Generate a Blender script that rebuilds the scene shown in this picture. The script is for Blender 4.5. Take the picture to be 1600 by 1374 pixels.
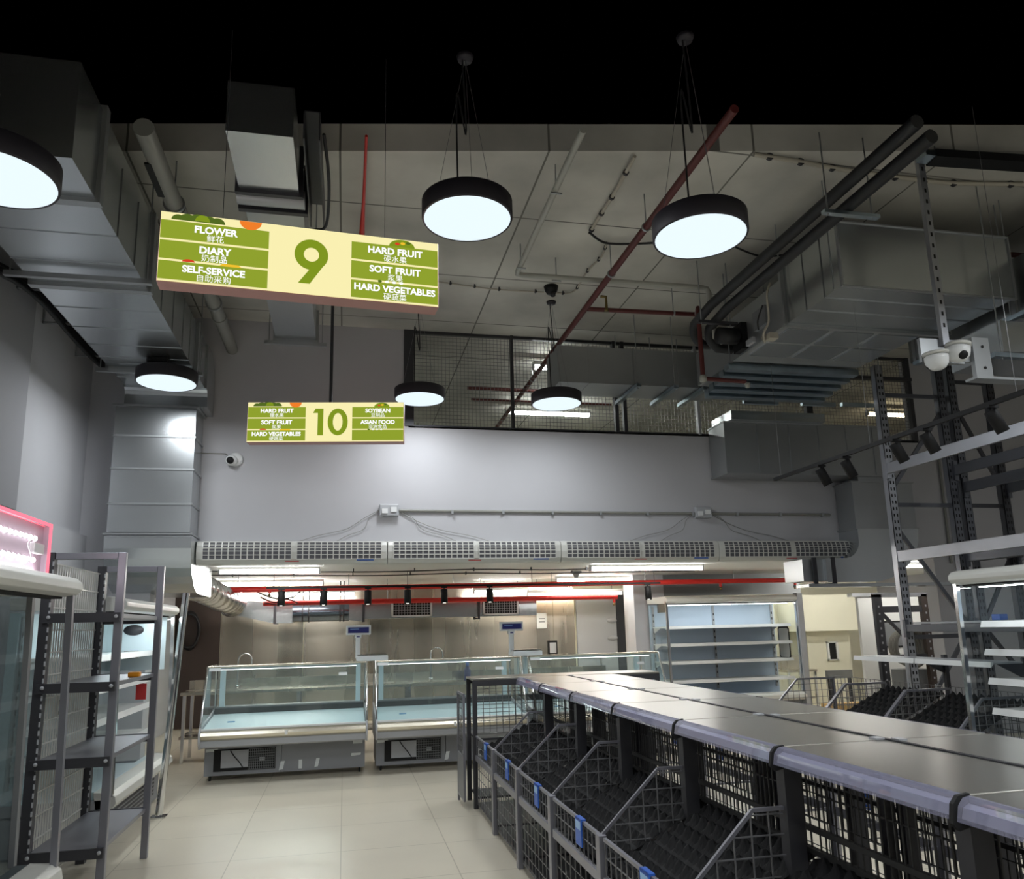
import bpy, math, random
from mathutils import Vector, Matrix
random.seed(7)
for o in list(bpy.data.objects):
    bpy.data.objects.remove(o, do_unlink=True)
scn = bpy.context.scene
col = scn.collection
PI = math.pi

# ------------------------------------------------------------------ camera
H = 1.65                       # eye height
F = 1195.34                    # focal length in pixels of the 1600 px wide frame
PPX, PPY = 800.0, 749.5        # principal point
def cam_axes(yaw, pit, roll):
    cy, sy, cp, sp = math.cos(yaw), math.sin(yaw), math.cos(pit), math.sin(pit)
    fwd = Vector((sy*cp, cy*cp, sp)); right = Vector((cy, -sy, 0)); down = fwd.cross(right)
    cr, sr = math.cos(roll), math.sin(roll)
    return cr*right + sr*down, -sr*right + cr*down, fwd
CR, CD, CF = cam_axes(0.216259416, 0.190035625, 0.0249101736)
cd = bpy.data.cameras.new('camera'); cam = bpy.data.objects.new('camera', cd); col.objects.link(cam)
cd.sensor_fit = 'HORIZONTAL'; cd.sensor_width = 36; cd.lens = F/1600*36
cd.shift_y = (PPY-687)/1600; cd.shift_x = 0
cd.clip_start = .05; cd.clip_end = 100
m = Matrix.Identity(4)
for i in range(3):
    m[i][0] = CR[i]; m[i][1] = -CD[i]; m[i][2] = -CF[i]
m[2][3] = H
cam.matrix_world = m
scn.camera = cam
# survey of the photograph: where a sight line meets a plane of the room
def ray(x, y): return CR*((x-PPX)/F) + CD*((y-PPY)/F) + CF
def AZ(x, y, z): d = ray(x, y); return Vector((0, 0, H)) + d*((z-H)/d.z)
def AY(x, y, Y): d = ray(x, y); return Vector((0, 0, H)) + d*(Y/d.y)
def AX(x, y, X): d = ray(x, y); return Vector((0, 0, H)) + d*(X/d.x)

# ------------------------------------------------------------------ world, exposure
w = bpy.data.worlds.new('world'); scn.world = w; w.use_nodes = True
w.node_tree.nodes['Background'].inputs[0].default_value = (0, 0, 0, 1)
w.node_tree.nodes['Background'].inputs[1].default_value = 0
vs = scn.view_settings
vs.view_transform = 'Standard'; vs.look = 'None'; vs.gamma = 1; vs.use_curve_mapping = False
vs.exposure = 0.22
PENDANT_W = 24.0        # watts of one pendant's area light
TUBE_E = 38.0            # radiance of the white tubes

# ------------------------------------------------------------------ materials
def srgb(r, g, b):
    f = lambda c: (c/255/12.92) if c/255 <= .04045 else ((c/255+.055)/1.055)**2.4
    return (f(r), f(g), f(b), 1)
def mat(name, c, rough=.5, metal=0.0, noise=0.0, scale=4.0, bump=0.0, spec=.5, stretch=None, rvar=0.0, coat=0.0):
    mt = bpy.data.materials.new(name); mt.use_nodes = True
    nt = mt.node_tree; p = nt.nodes['Principled BSDF']
    p.inputs['Base Color'].default_value = c; p.inputs['Roughness'].default_value = rough
    p.inputs['Metallic'].default_value = metal; p.inputs['Specular IOR Level'].default_value = spec
    p.inputs['Coat Weight'].default_value = coat
    if noise or bump or rvar:
        tc = nt.nodes.new('ShaderNodeTexCoord'); n = nt.nodes.new('ShaderNodeTexNoise')
        n.inputs['Scale'].default_value = scale; n.inputs['Detail'].default_value = 5
        src = tc.outputs['Object']
        if stretch:
            mp = nt.nodes.new('ShaderNodeMapping'); mp.inputs['Scale'].default_value = stretch
            nt.links.new(src, mp.inputs[0]); src = mp.outputs[0]
        nt.links.new(src, n.inputs['Vector'])
        if noise:
            r = nt.nodes.new('ShaderNodeValToRGB')
            r.color_ramp.elements[0].position = .3; r.color_ramp.elements[1].position = .7
            r.color_ramp.elements[0].color = tuple(max(0, v*(1-noise)) for v in c[:3])+(1,)
            r.color_ramp.elements[1].color = tuple(min(1, v*(1+noise)) for v in c[:3])+(1,)
            nt.links.new(n.outputs[0], r.inputs[0]); nt.links.new(r.outputs[0], p.inputs['Base Color'])
        if rvar:
            mr = nt.nodes.new('ShaderNodeMapRange'); mr.inputs[1].default_value = .3; mr.inputs[2].default_value = .7
            mr.inputs[3].default_value = max(.05, rough-rvar); mr.inputs[4].default_value = rough+rvar
            nt.links.new(n.outputs[0], mr.inputs[0]); nt.links.new(mr.outputs[0], p.inputs['Roughness'])
        if bump:
            b = nt.nodes.new('ShaderNodeBump'); b.inputs['Strength'].default_value = bump; b.inputs['Distance'].default_value = .02
            nt.links.new(n.outputs[0], b.inputs['Height']); nt.links.new(b.outputs[0], p.inputs['Normal'])
    return mt
def emit(name, c, s):
    mt = bpy.data.materials.new(name); mt.use_nodes = True; nt = mt.node_tree
    nt.nodes.remove(nt.nodes['Principled BSDF'])
    e = nt.nodes.new('ShaderNodeEmission'); e.inputs[0].default_value = c; e.inputs[1].default_value = s
    nt.links.new(e.outputs[0], nt.nodes['Material Output'].inputs[0]); return mt
def glass(name, tint, refl=.08, haze=0.0, hazec=(.5, .6, .6, 1)):
    mt = bpy.data.materials.new(name); mt.use_nodes = True; nt = mt.node_tree
    nt.nodes.remove(nt.nodes['Principled BSDF'])
    t = nt.nodes.new('ShaderNodeBsdfTransparent'); t.inputs[0].default_value = tint
    g = nt.nodes.new('ShaderNodeBsdfGlossy'); g.inputs['Roughness'].default_value = .03
    g.inputs[0].default_value = (1, 1, 1, 1)
    fr = nt.nodes.new('ShaderNodeFresnel'); fr.inputs[0].default_value = 1.5
    mx = nt.nodes.new('ShaderNodeMixShader')
    ad = nt.nodes.new('ShaderNodeMath'); ad.operation = 'ADD'; ad.inputs[1].default_value = refl-.04
    ge = nt.nodes.new('ShaderNodeNewGeometry'); iv = nt.nodes.new('ShaderNodeMath'); iv.operation = 'SUBTRACT'; iv.inputs[0].default_value = 1
    mu = nt.nodes.new('ShaderNodeMath'); mu.operation = 'MULTIPLY'; mu.use_clamp = True
    nt.links.new(fr.outputs[0], ad.inputs[0]); nt.links.new(ge.outputs['Backfacing'], iv.inputs[1])
    nt.links.new(ad.outputs[0], mu.inputs[0]); nt.links.new(iv.outputs[0], mu.inputs[1]); nt.links.new(mu.outputs[0], mx.inputs[0])
    nt.links.new(t.outputs[0], mx.inputs[1]); nt.links.new(g.outputs[0], mx.inputs[2])
    out = mx.outputs[0]
    if haze:
        d = nt.nodes.new('ShaderNodeBsdfDiffuse'); d.inputs[0].default_value = hazec
        m2 = nt.nodes.new('ShaderNodeMixShader'); m2.inputs[0].default_value = haze
        nt.links.new(out, m2.inputs[1]); nt.links.new(d.outputs[0], m2.inputs[2]); out = m2.outputs[0]
    nt.links.new(out, nt.nodes['Material Output'].inputs[0]); return mt
def tiled(name, c, mortar, bw, bh, size, rough, noise=.06, offset=0.0, scale=2.0, bump=0.0, loc=(0, 0, 0)):
    mt = mat(name, c, rough, noise=noise, scale=scale, bump=bump); nt = mt.node_tree; p = nt.nodes['Principled BSDF']
    tc = nt.nodes.new('ShaderNodeTexCoord'); br = nt.nodes.new('ShaderNodeTexBrick')
    mp = nt.nodes.new('ShaderNodeMapping'); mp.inputs['Location'].default_value = loc
    nt.links.new(tc.outputs['Object'], mp.inputs[0]); nt.links.new(mp.outputs[0], br.inputs['Vector'])
    br.offset = offset; br.inputs['Scale'].default_value = 1; br.inputs['Mortar Size'].default_value = size
    br.inputs['Brick Width'].default_value = bw; br.inputs['Row Height'].default_value = bh
    br.inputs['Mortar Smooth'].default_value = .2
    mx = nt.nodes.new('ShaderNodeMix'); mx.data_type = 'RGBA'
    old = p.inputs['Base Color'].links[0].from_socket
    nt.links.new(br.outputs['Fac'], mx.inputs[0]); nt.links.new(old, mx.inputs[6]); mx.inputs[7].default_value = mortar
    nt.links.new(mx.outputs[2], p.inputs['Base Color']); return mt

M = {}
M['concrete'] = tiled('concrete', srgb(186, 184, 176), srgb(110, 108, 102), 1.7, 1.32, .010, .9, noise=.32, scale=.8, bump=.3, loc=(.1, 0, 0))
M['floor'] = tiled('floor_tile', srgb(214, 206, 188), srgb(176, 168, 150), .8, .8, .004, .28, noise=.03)
M['wall'] = mat('wall_paint', srgb(186, 186, 190), .8, noise=.04, scale=.9)
M['walld'] = mat('darker_wall_grey', srgb(150, 150, 154), .8, noise=.04, scale=.9)
M['white'] = mat('white_paint', srgb(226, 226, 222), .6)
M['cream'] = mat('cream_paint', srgb(226, 222, 200), .7, noise=.03, scale=1.5)
M['galv'] = mat('galvanised_sheet', srgb(196, 200, 202), .27, .93, noise=.03, scale=1.2)
M['spiral'] = mat('spiral_duct_sheet', srgb(112, 122, 134), .25, 1.0)
M['galvb'] = mat('galvanised_strut', srgb(176, 190, 200), .3, 1.0, noise=.12, scale=5)
M['galvd'] = mat('dull_galvanised_sheet', srgb(168, 171, 173), .40, .75, noise=.04, scale=1.5)
M['stainless'] = mat('brushed_stainless', srgb(196, 188, 174), .26, 1.0, noise=.10, scale=1.4, stretch=(1.5, 1.5, .12), rvar=.07)
M['chrome'] = mat('polished_steel', srgb(215, 216, 216), .14, 1.0)
M['champ'] = mat('champagne_steel', srgb(206, 200, 184), .24, 1.0)
M['blackp'] = mat('black_plastic', srgb(20, 20, 22), .55, spec=.3)
M['lampb'] = mat('matt_black_lamp_body', srgb(40, 37, 44), .6)
M['rubber'] = mat('black_pipe_lagging', srgb(24, 25, 28), .55)
M['red'] = mat('red_pipe_paint', srgb(196, 34, 26), .42)
M['redd'] = mat('dark_red_pipe_paint', srgb(86, 34, 32), .5)
M['pvc'] = mat('grey_plastic_pipe', srgb(166, 166, 158), .45)
M['pipeg'] = mat('grey_painted_pipe', srgb(138, 138, 132), .5)
M['cable'] = mat('cable_sheath', srgb(30, 30, 32), .6)
M['cablew'] = mat('pale_cable_sheath', srgb(176, 170, 156), .6)
M['whitep'] = mat('white_plastic', srgb(224, 226, 226), .35)
M['offw'] = mat('offwhite_powder_coat', srgb(206, 206, 200), .35)
M['lgrey'] = mat('light_grey_powder_coat', srgb(170, 172, 176), .4)
M['mgrey'] = mat('mid_grey_powder_coat', srgb(126, 128, 130), .45, metal=.2)
M['cgrey'] = mat('counter_grey_panel', srgb(140, 142, 146), .45)
M['steelg'] = mat('grey_steel_shelving', srgb(138, 138, 146), .36, metal=.6)
M['dgrey'] = mat('dark_grey_steel', srgb(66, 66, 70), .45, metal=.4)
M['topm'] = mat('brushed_grey_worktop', srgb(158, 155, 147), .28, metal=.8)
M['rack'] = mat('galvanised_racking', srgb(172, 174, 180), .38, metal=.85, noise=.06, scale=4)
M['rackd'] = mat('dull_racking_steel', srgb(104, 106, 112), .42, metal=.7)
M['wire'] = mat('grey_wire', srgb(128, 128, 130), .4, metal=.6)
M['wired'] = mat('dark_wire', srgb(58, 58, 58), .5, metal=.4)
M['liner'] = mat('black_foam_liner', srgb(24, 24, 25), .75, spec=.25)
M['ice'] = mat('pale_blue_liner', srgb(208, 224, 230), .35)
M['iced'] = mat('blue_grey_liner', srgb(190, 204, 220), .4)
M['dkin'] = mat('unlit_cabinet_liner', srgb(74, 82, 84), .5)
M['dark'] = mat('dark_cavity', srgb(20, 20, 20), .8)
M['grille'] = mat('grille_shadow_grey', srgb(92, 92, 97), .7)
M['brown'] = mat('dark_brown_panel', srgb(62, 50, 44), .5)
M['wood'] = mat('pale_timber', srgb(214, 178, 118), .6, noise=.1, scale=6)
M['blue'] = mat('blue_price_card', srgb(44, 96, 190), .4)
M['bluel'] = mat('pale_blue_card', srgb(150, 190, 230), .4)
M['navy'] = mat('navy_display', srgb(30, 36, 110), .3)
M['orange'] = mat('orange_plastic', srgb(232, 150, 30), .4)
M['redt'] = mat('red_card', srgb(196, 50, 50), .5)
M['tape'] = mat('white_tape', srgb(222, 226, 226), .5)
M['brass'] = mat('brass', srgb(128, 112, 76), .35, metal=1)
M['yellow'] = mat('yellow_cap', srgb(200, 180, 60), .5)
M['glass'] = glass('clear_glass', (.95, .98, .98, 1), .06)
M['glasst'] = glass('green_tinted_glass', (.93, .98, .98, 1), .07, .04, (.7, .8, .8, 1))
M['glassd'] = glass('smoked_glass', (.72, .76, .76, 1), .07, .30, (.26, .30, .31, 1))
M['clearp'] = glass('clear_plastic_rail', (.88, .88, .95, 1), .14, .16, (.60, .60, .78, 1))
M['acry'] = glass('clear_acrylic', (.96, .97, .97, 1), .05)
M['lamp'] = emit('lamp_diffuser_glow', (.80, .92, 1.0, 1), .92)
M['tube'] = emit('white_tube_glow', (1.0, .98, .93, 1), TUBE_E)
M['tubew'] = emit('warm_tube_glow', (1.0, .84, .55, 1), 12.0)
M['tubec'] = emit('cool_tube_glow', (.95, 1.0, .96, 1), TUBE_E)
M['clamp'] = emit('cabinet_lamp_glow', (.90, .98, 1.0, 1), 20.0)
M['spot'] = emit('spot_lens_glow', (1.0, .95, .86, 1), 6.0)
M['led'] = emit('white_led_glow', (1.0, .92, .98, 1), 14.0)
M['neon'] = emit('red_edge_glow', (1.0, .16, .22, 1), 1.5)
M['ledback'] = mat('pale_pink_panel', srgb(206, 186, 200), .4)
M['sgreen'] = emit('sign_green_glow', srgb(146, 164, 48), 0.82)
M['sgreend'] = emit('sign_deep_green_glow', srgb(130, 152, 34), 0.82)
M['scream'] = emit('sign_cream_glow', srgb(250, 240, 178), 0.86)
M['sline'] = emit('sign_line_glow', srgb(246, 248, 160), 0.86)
M['stext'] = emit('sign_white_glow', (1, 1, 1, 1), 0.95)
M['sleaf'] = emit('sign_leaf_glow', srgb(92, 116, 40), 0.69)
M['sorange'] = emit('sign_orange_glow', srgb(246, 130, 44), 0.82)
M['srod'] = emit('sign_red_glow', srgb(226, 70, 40), 0.77)
M['syel'] = emit('sign_yellow_glow', srgb(246, 196, 50), 0.82)
M['signbody'] = mat('sign_casing', srgb(176, 132, 124), .5)
M['tilt'] = mat('grey_rubber_hose', srgb(120, 118, 112), .5)

# ------------------------------------------------------------------ mesh builder
class MB:
    def __init__(s): s.v = []; s.f = []; s.sm = []; s.cuts = [(0, 0)]
    def cut(s): s.cuts.append((len(s.v), len(s.f))); return s
    def add(s, vs_, fs, smooth=False):
        b = len(s.v); s.v += [tuple(p) for p in vs_]
        for f in fs: s.f.append(tuple(i+b for i in f)); s.sm.append(smooth)
        return s
    def box(s, a, b):
        x0, x1 = sorted((a[0], b[0])); y0, y1 = sorted((a[1], b[1])); z0, z1 = sorted((a[2], b[2]))
        return s.add([(x0, y0, z0), (x1, y0, z0), (x1, y1, z0), (x0, y1, z0), (x0, y0, z1), (x1, y0, z1), (x1, y1, z1), (x0, y1, z1)],
                     [(0, 3, 2, 1), (4, 5, 6, 7), (0, 1, 5, 4), (1, 2, 6, 5), (2, 3, 7, 6), (3, 0, 4, 7)])
    def bar(s, p, q, wd, ht=None, up=(0, 0, 1)):
        ht = ht or wd; p = Vector(p); q = Vector(q); d = (q-p).normalized(); u = Vector(up)
        if abs(d.dot(u)) > .98: u = Vector((0, 1, 0))
        x = d.cross(u).normalized(); z = x.cross(d).normalized()
        vs_ = []
        for c in (p, q):
            for sx, sz in ((-1, -1), (1, -1), (1, 1), (-1, 1)): vs_.append(c+x*(sx*wd/2)+z*(sz*ht/2))
        return s.add(vs_, [(3, 2, 1, 0), (4, 5, 6, 7), (0, 1, 5, 4), (1, 2, 6, 5), (2, 3, 7, 6), (3, 0, 4, 7)])
    def tube(s, pts, r, n=10, cap=True):
        pts = [Vector(p) for p in pts]; rings = []; prev = None
        for i, p in enumerate(pts):
            if i == 0: d = pts[1]-pts[0]
            elif i == len(pts)-1: d = pts[-1]-pts[-2]
            else: d = (pts[i+1]-p).normalized()+(p-pts[i-1]).normalized()
            d.normalize()
            if prev is None:
                u = Vector((0, 0, 1)) if abs(d.z) < .9 else Vector((1, 0, 0))
                x = d.cross(u).normalized()
            else: x = (prev-d*prev.dot(d)).normalized()
            prev = x; y = d.cross(x)
            rr = r[i] if isinstance(r, (list, tuple)) else r
            rings.append([p+x*(math.cos(2*PI*k/n)*rr)+y*(math.sin(2*PI*k/n)*rr) for k in range(n)])
        vs_ = [v for g in rings for v in g]; fs = []
        for i in range(len(pts)-1):
            for k in range(n): fs.append((i*n+k, i*n+(k+1) % n, (i+1)*n+(k+1) % n, (i+1)*n+k))
        s.add(vs_, fs, True)
        if cap:
            s.add(rings[0], [tuple(reversed(range(n)))]); s.add(rings[-1], [tuple(range(n))])
        return s
    def lathe(s, prof, c=(0, 0, 0), n=32, M4=None):
        vs_ = []; fs = []
        for r, z in prof:
            for k in range(n): vs_.append(Vector((r*math.cos(2*PI*k/n), r*math.sin(2*PI*k/n), z)))
        for i in range(len(prof)-1):
            for k in range(n): fs.append((i*n+k, i*n+(k+1) % n, (i+1)*n+(k+1) % n, (i+1)*n+k))
        if M4: vs_ = [M4 @ v for v in vs_]
        vs_ = [v+Vector(c) for v in vs_]
        s.add(vs_, fs, True); s.add(vs_[:n], [tuple(reversed(range(n)))]); s.add(vs_[-n:], [tuple(range(n))])
        return s
    def prism(s, poly, a, b, axis):
        # poly: 2D points in the plane normal to axis; x:(y,z)  y:(x,z)  z:(x,y)
        def P(u, v, t): return {'x': (t, u, v), 'y': (u, t, v), 'z': (u, v, t)}[axis]
        n = len(poly); vs_ = [P(u, v, a) for u, v in poly]+[P(u, v, b) for u, v in poly]
        ar = sum(poly[i][0]*poly[(i+1) % n][1]-poly[(i+1) % n][0]*poly[i][1] for i in range(n))
        flip = (ar > 0) ^ (axis == 'y') ^ (b < a)
        fs = [tuple(range(n)), tuple(range(2*n-1, n-1, -1))]+[(i, n+i, n+(i+1) % n, (i+1) % n) for i in range(n)]
        if flip: fs = [tuple(reversed(f)) for f in fs]
        return s.add(vs_, fs)
    def grid(s, o, u, v, nu, nv, r):
        o, u, v = Vector(o), Vector(u), Vector(v); n = u.cross(v).normalized()
        for i in range(nu+1): s.bar(o+u*(i/nu), o+u*(i/nu)+v, r, r, n)
        for j in range(nv+1): s.bar(o+v*(j/nv)+n*r*.6, o+v*(j/nv)+u+n*r*.6, r, r, n)
        return s
    def quad(s, a, b, c, d): return s.add([a, b, c, d], [(0, 1, 2, 3)])
    def merge(s, o, M4):
        return s.add([M4 @ Vector(v) for v in o.v], o.f, False) if not any(o.sm) else s._m(o, M4)
    def _m(s, o, M4):
        b = len(s.v); s.v += [tuple(M4 @ Vector(v)) for v in o.v]
        for f, q in zip(o.f, o.sm): s.f.append(tuple(i+b for i in f)); s.sm.append(q)
        return s
    def build(s, name, m_, parent=None, bevel=0, kind=None, label=None, extra=None):
        off = Vector((0, 0, 0))
        if parent is not None:
            p = parent
            while p is not None: off += p.location; p = p.parent
        me = bpy.data.meshes.new(name); n1 = len(s.f)
        if extra: s._m(extra[0], Matrix.Identity(4))          # pattern on the same part, second material
        me.from_pydata([tuple(Vector(v)-off) for v in s.v], [], s.f)
        me.polygons.foreach_set('use_smooth', s.sm); me.materials.append(M[m_] if isinstance(m_, str) else m_)
        if extra:
            me.materials.append(M[extra[1]]); me.polygons.foreach_set('material_index', [0]*n1+[1]*(len(s.f)-n1))
        me.update()
        o = bpy.data.objects.new(name, me); col.objects.link(o)
        if parent is not None: o.parent = parent
        if bevel:
            b = o.modifiers.new('bevel', 'BEVEL'); b.width = bevel; b.segments = 2; b.limit_method = 'ANGLE'
        if kind: o['kind'] = kind
        if label: o['label'] = label
        return o
def split(mb, name, m_, parent, **k):
    # every piece between two cut() marks becomes a part of its own
    mb.cut(); out = []
    for (v0, f0_), (v1, f1_) in zip(mb.cuts, mb.cuts[1:]):
        if f1_ > f0_:
            q = MB(); q.v = mb.v[v0:v1]; q.f = [tuple(i-v0 for i in f) for f in mb.f[f0_:f1_]]; q.sm = mb.sm[f0_:f1_]
            out.append(q.build(name, m_, parent, **k))
    return out
def B(*bx):
    mb = MB()
    for a, b in bx: mb.box(a, b)
    return mb
def T(pts, r, n=10): return MB().tube(pts, r, n)
def tag(o, label, cat, group=None):
    o['label'] = label; o['category'] = cat
    if group: o['group'] = group
    return o
def thing(name, label, cat, loc=(0, 0, 0), rotz=0, group=None):
    o = bpy.data.objects.new(name, None); o.empty_display_size = .1; col.objects.link(o)
    o.location = loc; o.rotation_euler = (0, 0, rotz); return tag(o, label, cat, group)
def dup(root, loc, rotz, label, group=None):
    r = root.copy(); col.objects.link(r); r.location = loc; r.rotation_euler = (0, 0, rotz); r['label'] = label
    if group: r['group'] = group
    for ch in list(root.children):
        c = ch.copy(); col.objects.link(c); c.parent = r
        for g in list(ch.children):
            d = g.copy(); col.objects.link(d); d.parent = c
    return r
def struct(name, mb, m_, **k): return mb.build(name, m_, None, kind='structure', **k)
def curve_pts(ps, n=8):
    ps = [Vector(p) for p in ps]; out = []
    for i in range(len(ps)-1):
        p0 = ps[max(i-1, 0)]; p1 = ps[i]; p2 = ps[i+1]; p3 = ps[min(i+2, len(ps)-1)]
        for k in range(n):
            t = k/n
            out.append(.5*((2*p1)+(p2-p0)*t+(2*p0-5*p1+4*p2-p3)*t*t+(3*p1-p0-3*p2+p3)*t**3))
    return out+[ps[-1]]

# ================================================================== THE SETTING
ZC = 5.53; YW = 9.6; ZB = 2.5; XL = -3.0; XJ = 8.35; YB = 15.0
c0, c1 = AZ(-60, 236, ZC), AZ(1660, 236, ZC)
struct('ceiling', MB().prism([(c0.x, c0.y), (c1.x, c1.y), (11.6, c1.y), (11.6, 15.2), (-3.3, 15.2), (-3.3, c0.y)], ZC, ZC+.25, 'z'), 'concrete')
struct('floor', B(((-3.3, -6, -.12), (11.6, 15.2, 0))), 'floor')
struct('ceiling_front', MB().prism([(-3.3, -6), (11.6, -6), (11.6, 4.6), (6.0, 4.6), (2.4, 1.9), (-3.3, 1.9)], ZC, ZC+.25, 'z'), 'concrete')
wb = B(((XL, YW, ZB), (XJ, YW+.22, 4.22)), ((XL, YW, 4.22), (.76, YW+.22, ZC)), ((XJ, YW, 0), (11.5, YW+.22, ZC)), ((XL, YW, 0), (-2.2, YW+.22, ZB)))
struct('wall_back', wb, 'wall')
struct('wall_left', B(((XL-.2, 5.5, 0), (XL, 15.2, ZC)), ((XL-.2, -6, 0), (XL, 5.5, 3.6))), 'wall')
struct('wall_pilaster', B(((XL, 5.0, 2.79), (XL+.09, 7.6, ZC))), 'walld')  # coloured a darker grey than the wall beside it
struct('trim_1', B(((XL, 4.6, 0), (XL+.08, YW, 2.79))), 'wall')
struct('wall_right', B(((11.5, -6, 0), (11.7, 15.2, ZC))), 'wall')
struct('ceiling_backroom', B(((XL, YW+.22, ZB), (11.5, YB, ZB+.2))), 'white')
struct('wall_rear', B(((XL, YB, 0), (11.6, YB+.2, ZC))), 'cream')
# stainless cladding of the preparation room, sheets of 1.2 m
for i, (a, b) in enumerate(((-2.2, -.75), (-.74, .45), (.46, 1.65), (1.66, 2.85), (2.86, 4.05), (4.06, 4.5))):
    o = struct('trim_%d' % (i+2), B(((a, YB-.02, .02), (b, YB-.002, 2.42))), 'stainless')
struct('trim_8', B(((-3.0, YB-.03, .02), (-2.21, YB-.002, 2.42))), 'brown')
# cold-room door in the rear wall
d1 = struct('door_1', B(((4.53, YB-.09, .03), (5.36, YB-.02, 2.15))), 'lgrey', bevel=.008)
hb = MB().box((4.62, YB-.13, 1.02), (4.8, YB-.09, 1.10)).bar((4.66, YB-.15, 1.06), (4.98, YB-.15, 1.05), .035).bar((4.97, YB-.15, 1.06), (4.98, YB-.15, .84), .03)
hb.build('door_handle', 'chrome', d1)
for z in (1.72, 1.38):
    MB().lathe([(.001, 0), (.10, .0), (.10, .03), (.001, .035)], (0, 0, 0), 20, Matrix.Translation((5.26, YB-.09, z)) @ Matrix.Rotation(PI/2, 4, 'X') @ Matrix.Scale(.45, 4, (0, 1, 0))).build('door_hinge', 'lgrey', d1)
struct('trim_9', B(((5.37, YB-.06, .02), (5.55, YB, 2.3))), 'dgrey')
# white column beside the cold-room door
struct('wall_pillar', B(((4.98, 12.9, 0), (5.55, 13.4, ZB))), 'wall')
# soffit edge beam at the jamb of the opening
struct('trim_10', B(((5.15, 12.95, 2.12), (8.3, 13.1, ZB))), 'mgrey')
# cream-panelled room at the far right
struct('wall_partition', B(((7.75, 14.0, 0), (8.35, 14.95, 2.12)), ((8.35, 14.2, 0), (8.95, 14.95, 2.12)), ((8.55, 13.6, 1.42), (9.9, 14.95, 2.12)), ((8.95, 13.9, 0), (9.9, 14.95, 1.42))), 'cream')
struct('trim_11', B(((9.38, 13.885, .86), (9.58, 13.899, 1.18))), 'dark')
struct('trim_12', B(((9.36, 13.86, .84), (9.40, 13.899, 1.20)), ((9.56, 13.86, .84), (9.60, 13.899, 1.20)), ((9.36, 13.86, 1.18), (9.60, 13.899, 1.20)), ((9.36, 13.86, .84), (9.60, 13.899, .86))), 'white')

# wire mesh in the high opening of the back wall
mp = thing('mesh_screen', 'grey welded wire mesh screen in dark frame filling the high opening above back wall', 'mesh screen', (.76, YW+.02, 4.22))
MB().grid((.80, YW+.04, 4.24), (XJ-.80, 0, 0), (0, 0, 1.27), 150, 25, .0045).build('wire_mesh', 'wire', mp)
B(((.76, YW, 4.20), (XJ, YW+.05, 4.24)), ((.76, YW, 5.49), (XJ, YW+.05, ZC))).build('frame_rail', 'dgrey', mp)
for x, wd in ((.70, .13), (2.13, .035), (3.58, .05), (3.70, .05), (4.80, .035), (6.52, .10), (8.28, .06)):
    B(((x, YW-.02, 4.22), (x+wd, YW+.06, ZC))).build('frame_post', 'dgrey' if x != 4.80 else 'lgrey', mp)
B(((2.9, YW-.03, 5.16), (XJ, YW+.04, 5.21))).build('frame_rail', 'dgrey', mp)

# ================================================================== LAMPS
def pendant(label, X, Y, z, rose=None, drop=None):
    t = thing('pendant_lamp', label, 'lamp', (X, Y, z), 0, 'round black pendant lamps')
    R_ = .30
    MB().lathe([(R_-.02, .004), (R_-.004, 0), (R_, .01), (R_, .125), (R_-.01, .132), (.001, .134)], (X, Y, z), 48).build('lamp_housing', 'lampb', t)
    MB().lathe([(.001, .002), (R_-.015, .002), (R_-.012, .008), (.001, .008)], (X, Y, z), 48).build('diffuser', 'lamp', t)
    L = bpy.data.lights.new('lamp_light', 'AREA'); L.shape = 'DISK'; L.size = .56; L.energy = PENDANT_W; L.color = (.93, .97, 1.0); L.spread = PI
    lo = bpy.data.objects.new('lamp_light', L); col.objects.link(lo); lo.parent = t; lo.location = (0, 0, -.012)
    r = Vector(rose) if rose else Vector((X, Y, ZC))
    MB().lathe([(.001, -.03), (.05, -.03), (.06, 0), (.001, 0)], r, 20).build('ceiling_rose', 'lampb', t)
    a = Vector((X-.06, Y, z+.13)); mid = (a+r)/2
    T(curve_pts([a, mid+Vector((-.03, 0, .25)), mid+Vector((.03, 0, -.05)), r+Vector((-.02, 0, -.02))], 8), .006, 6).build('cable', 'cable', t)
    for k in range(3):
        an = k*2*PI/3+.5
        T([(X+R_*.8*math.cos(an), Y+R_*.8*math.sin(an), z+.13), (r.x, r.y, r.z-.02)], .0016, 4).build('suspension_wire', 'wire', t)
    return t
pendant('large round pendant lamp right of the nearer green sign', .75, 4.59, 4.30)
pendant('large round pendant lamp hanging beside the red sprinkler pipe', 2.18, 4.14, 4.06)
pendant('small distant pendant lamp just above the right end of the far green sign', .83, 8.78, 4.33)
pendant('small distant pendant lamp hanging in front of the wire mesh screen', 2.42, 8.44, 4.23, (2.40, 8.44, ZC))
pendant('distant pendant lamp hanging under the left duct in front of the duct column', -1.85, 8.19, 4.22, (-1.98, 8.1, 4.44))
pendant('large pendant lamp under the left duct, cut by the left edge of the photo', -1.83, 4.12, 4.02, (-1.95, 4.2, 4.44))

for X in (-1.85, .78, 2.3, 5.2, 8.2):  # unseen pendants added as fill for the surfaces facing the camera
    for Y in (.3, -2.2, -4.7):
        pendant('added unseen pendant lamp of the fill rows behind the camera', X, Y, 4.2)

for X in (5.3, 8.2):  # two more unseen pendants, added to brighten the racking side
    pendant('added fill pendant lamp out of frame to the right, over the racking aisle', X, 3.5, 4.2)

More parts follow.
